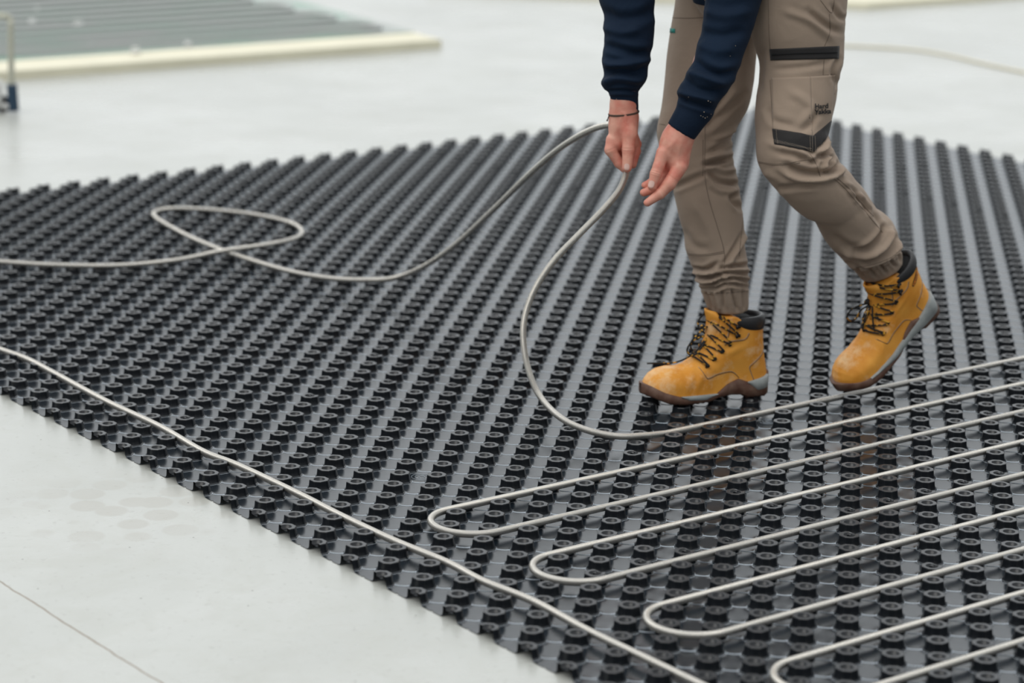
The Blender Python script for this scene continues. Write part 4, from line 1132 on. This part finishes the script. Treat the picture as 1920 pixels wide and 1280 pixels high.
        loop([(960, 390), (930, 500), (880, 600), (820, 690), (800, 700)], [0, .006, .010, .014, .018])
        loop([(960, 390), (900, 440), (850, 520), (830, 620), (800, 660), (790, 600), (850, 480), (940, 400)], [0, -.008, -.012, -.010, -.006, -.002, .0, .0])
        loop([(960, 400), (920, 530), (860, 630), (810, 705)], [0, -.012, -.016, -.022])
    mk(lc, 'laces', M_lace, boot)
    if side_style != 'arch':      # oval maker's patch beside the heel
        lg = MB(); a0 = np.array([.040, .131]); dx = np.array([-.9, .42]); dx /= np.linalg.norm(dx); dz = np.array([-dx[1], dx[0]]) * -1
        if dz[1] < 0: dz = -dz
        V = [side_pt(*a0, 1, .0012)]; k = 28
        for i in range(k):
            t_ = 2 * math.pi * i / k; c_, s2 = math.cos(t_), math.sin(t_)
            q_ = a0 + dx * .021 * np.sign(c_) * abs(c_) ** .6 + dz * .0062 * np.sign(s2) * abs(s2) ** .7; V.append(side_pt(*q_, 1, .0012))
        lg.add(V, [(0, 1 + i, 1 + (i + 1) % k) for i in range(k)]); lgo = mk(lg, 'maker_patch', M_logo, boot)
        cu = bpy.data.curves.new('t', 'FONT'); cu.body = 'DEWALT'; cu.size = .0092; cu.offset = .0003; cu.align_x = 'CENTER'; cu.align_y = 'CENTER'
        to = bpy.data.objects.new('t', cu); COL.objects.link(to); bpy.context.view_layer.update()
        me = bpy.data.meshes.new_from_object(to.evaluated_get(bpy.context.evaluated_depsgraph_get()))
        tv = [v.co[:] for v in me.vertices]; tf = [tuple(p.vertices) for p in me.polygons]
        bpy.data.objects.remove(to); bpy.data.curves.remove(cu)
        V = [side_pt(*(a0 + dx * x + dz * y), 1, .0018) for x, y, _ in tv]
        mesh_obj('printed_lettering', X_(V), tf, M_orange, boot, smooth=False)
    return boot
yawA = math.radians(22)
oA = G(1435, 732, H + .0015)
make_boot('arch', 'boot planted flat on the mat', oA, -RT * math.cos(yawA) - FW * math.sin(yawA), (0, 0, 1))
fB = -.707 * RT - .364 * FW - .625 * np.array([0, 0, 1.0])
oB = W(1754, 570, 5.25)
make_boot('lateral', 'boot with raised heel standing on its toe', oB, fB, np.array([0, 0, 1.0]) - .02 * RT - .08 * FW, .26)


# ------------------------------------------------------------------ second heating zone far behind
def zone_pt(a, b, z): return ZC + ZA * a + ZB * b + np.array([0, 0, z])
ZC = G(828, 90, 0.0)                                   # near right corner on the floor
ZA = G(0, 152, 0.0) - ZC; LA = np.linalg.norm(ZA); ZA = ZA / LA          # along the front edge to the left
ZB = G(560, -4, 0.03) - G(826, 66, 0.03); ZB[2] = 0; LB = np.linalg.norm(ZB); ZB = ZB / LB   # along the right edge, away
tb_ = .035
def slab_box(mb, a0, a1, b0, b1, z0, z1):
    V = [zone_pt(a, b, z) for a in (a0, a1) for b in (b0, b1) for z in (z0, z1)]
    return mb.add(V, [(0, 1, 3, 2), (4, 6, 7, 5), (0, 4, 5, 1), (2, 3, 7, 6), (0, 2, 6, 4), (1, 5, 7, 3)])
ins = MB(); slab_box(ins, 0, 9, 0, 8, 0, tb_)
o = tag(ins.build('insulation_board', M_cream, smooth=False), 'cream insulation board with green membrane and grey pipes on top, upper left', 'insulation')
me_ = MB(); slab_box(me_, .0, 9, .26, 7.9, tb_, tb_ + .004)
put(me_.build('membrane', M_green, smooth=False), o)
gp = []; b = .36; k = 0
while b < 6.0:
    a_in = .12 + .02 * k
    if k % 2 == 0: gp += [zone_pt(a, b, tb_ + .016) for a in np.linspace(8.8, a_in, 30)]
    else: gp += [zone_pt(a, b, tb_ + .016) for a in np.linspace(a_in, 8.8, 30)]
    b += .19; k += 1
Vv, Ff, uv = sweep(catmull(np.array(gp), 3), .0105, 8)
tag(mesh_obj('heating_pipe', Vv, Ff, M_greypipe), 'grey plastic pipe laid in parallel runs on the green membrane', 'pipe')
clips = [(145, 38, .015, 'pale clip on the grey pipes, brightest and nearest the middle of the far membrane'), (254, 90, .015, 'white clip on the front edge of the far green membrane'),
         (66, 10, .010, 'white clip at the top left corner of the far heating zone'), (60, 34, .010, 'white clip just right of the pale metal pole top'),
         (168, 83, .010, 'white clip low on the far membrane, left of the one on its front edge'), (352, 76, .010, 'rightmost white clip near the cream board border')]
for (u, v, r, lab) in clips:
    c = G(u, v, tb_ + .026); m_ = MB()
    th = np.linspace(0, np.pi, 9)
    m_.tube([c + RT * r * 1.1 * math.cos(t) + np.array([0, 0, r * math.sin(t) - .014]) for t in th], r * .35, 8); m_.box(c + np.array([0, 0, -.0165]), (r * 2.6, r * 1.4, .010))
    tag(m_.build('pipe_clip', M_white), lab, 'clip', 'white pipe clips')
# board edge at the top right, far away
ZC2 = G(1625, 18, 0); A1 = G(1920, -3, 0) - ZC2; A1 /= np.linalg.norm(A1); A2 = G(1180, 2, 0) - ZC2; A2 /= np.linalg.norm(A2)
m_ = MB(); L1, L2 = 5, 2.2
V = [ZC2 + A1 * a + A2 * b_ + np.array([0, 0, z]) for a in (0, L1) for b_ in (0, L2) for z in (0, .03)]
m_.add(V, [(0, 1, 3, 2), (4, 6, 7, 5), (0, 4, 5, 1), (2, 3, 7, 6), (0, 2, 6, 4), (1, 5, 7, 3)])
tag(m_.build('insulation_board', M_cream, smooth=False), 'bare cream insulation board at the far top right', 'insulation')
# pale cable on the slab at the right
cb = MB(); cb.tube([G(u, v, .006) for u, v in ((1560, 84), (1640, 88), (1720, 94), (1780, 104), (1840, 118), (1900, 131), (1990, 150), (2100, 180))], .006, 8, step=.03)
tag(cb.build('cable', simple('cream_cable', (.78, .73, .58), rough=.6)), 'cream cable lying on the concrete at upper right', 'cable')
# small wheeled stand at the left edge, only its right leg in the frame
Dp = 8.75
root = empty('pipe_stand', (0, 0, 0)); pb = G(26, 212, 0)
root.location = pb
tag(root, 'pale metal pole with navy sleeve on a small wheeled base at the left edge', 'stand')
def WV(u, v): return W(u, v, (pb - CAM) @ FW)
m_ = MB(); m_.tube([WV(20, 34), WV(20.5, 90), WV(22, 178)], .0115, 12, step=.03); m_.tube([WV(20, 34), WV(12, 30), WV(-40, 30)], .0115, 12, step=.02); put(m_.build('pole', M_steel), root)
m_ = MB(); P = np.array([WV(22, 158), WV(23, 172), WV(26, 208)]); V, Fc, _ = sweep(resample(catmull(P, 5), .01), .019, 14); m_.add(V, Fc); put(m_.build('foot_sleeve', M_blue), root)
m_ = MB(); m_.tube([WV(24, 200), WV(-10, 196), WV(-60, 196)], .012, 10, step=.02); m_.tube([WV(-8, 150), WV(-6, 200)], .022, 12, step=.02); put(m_.build('base_bar', M_white), root)
m_ = MB(); c = WV(5, 222); c[2] = .032
th = np.linspace(0, 2 * np.pi, 25); m_.tube([c + FW * .0 + RT * .022 * math.cos(t) + np.array([0, 0, .022 * math.sin(t)]) for t in th], .010, 8); m_.ell(c, np.array([RT * .014, FW * .012, [0, 0, .014]]))
put(m_.build('wheel', M_black), root)
m_ = MB(); m_.tube([WV(3, 198), c + np.array([0, 0, .02])], .008, 8, step=.01); put(m_.build('wheel_fork', M_white), root)
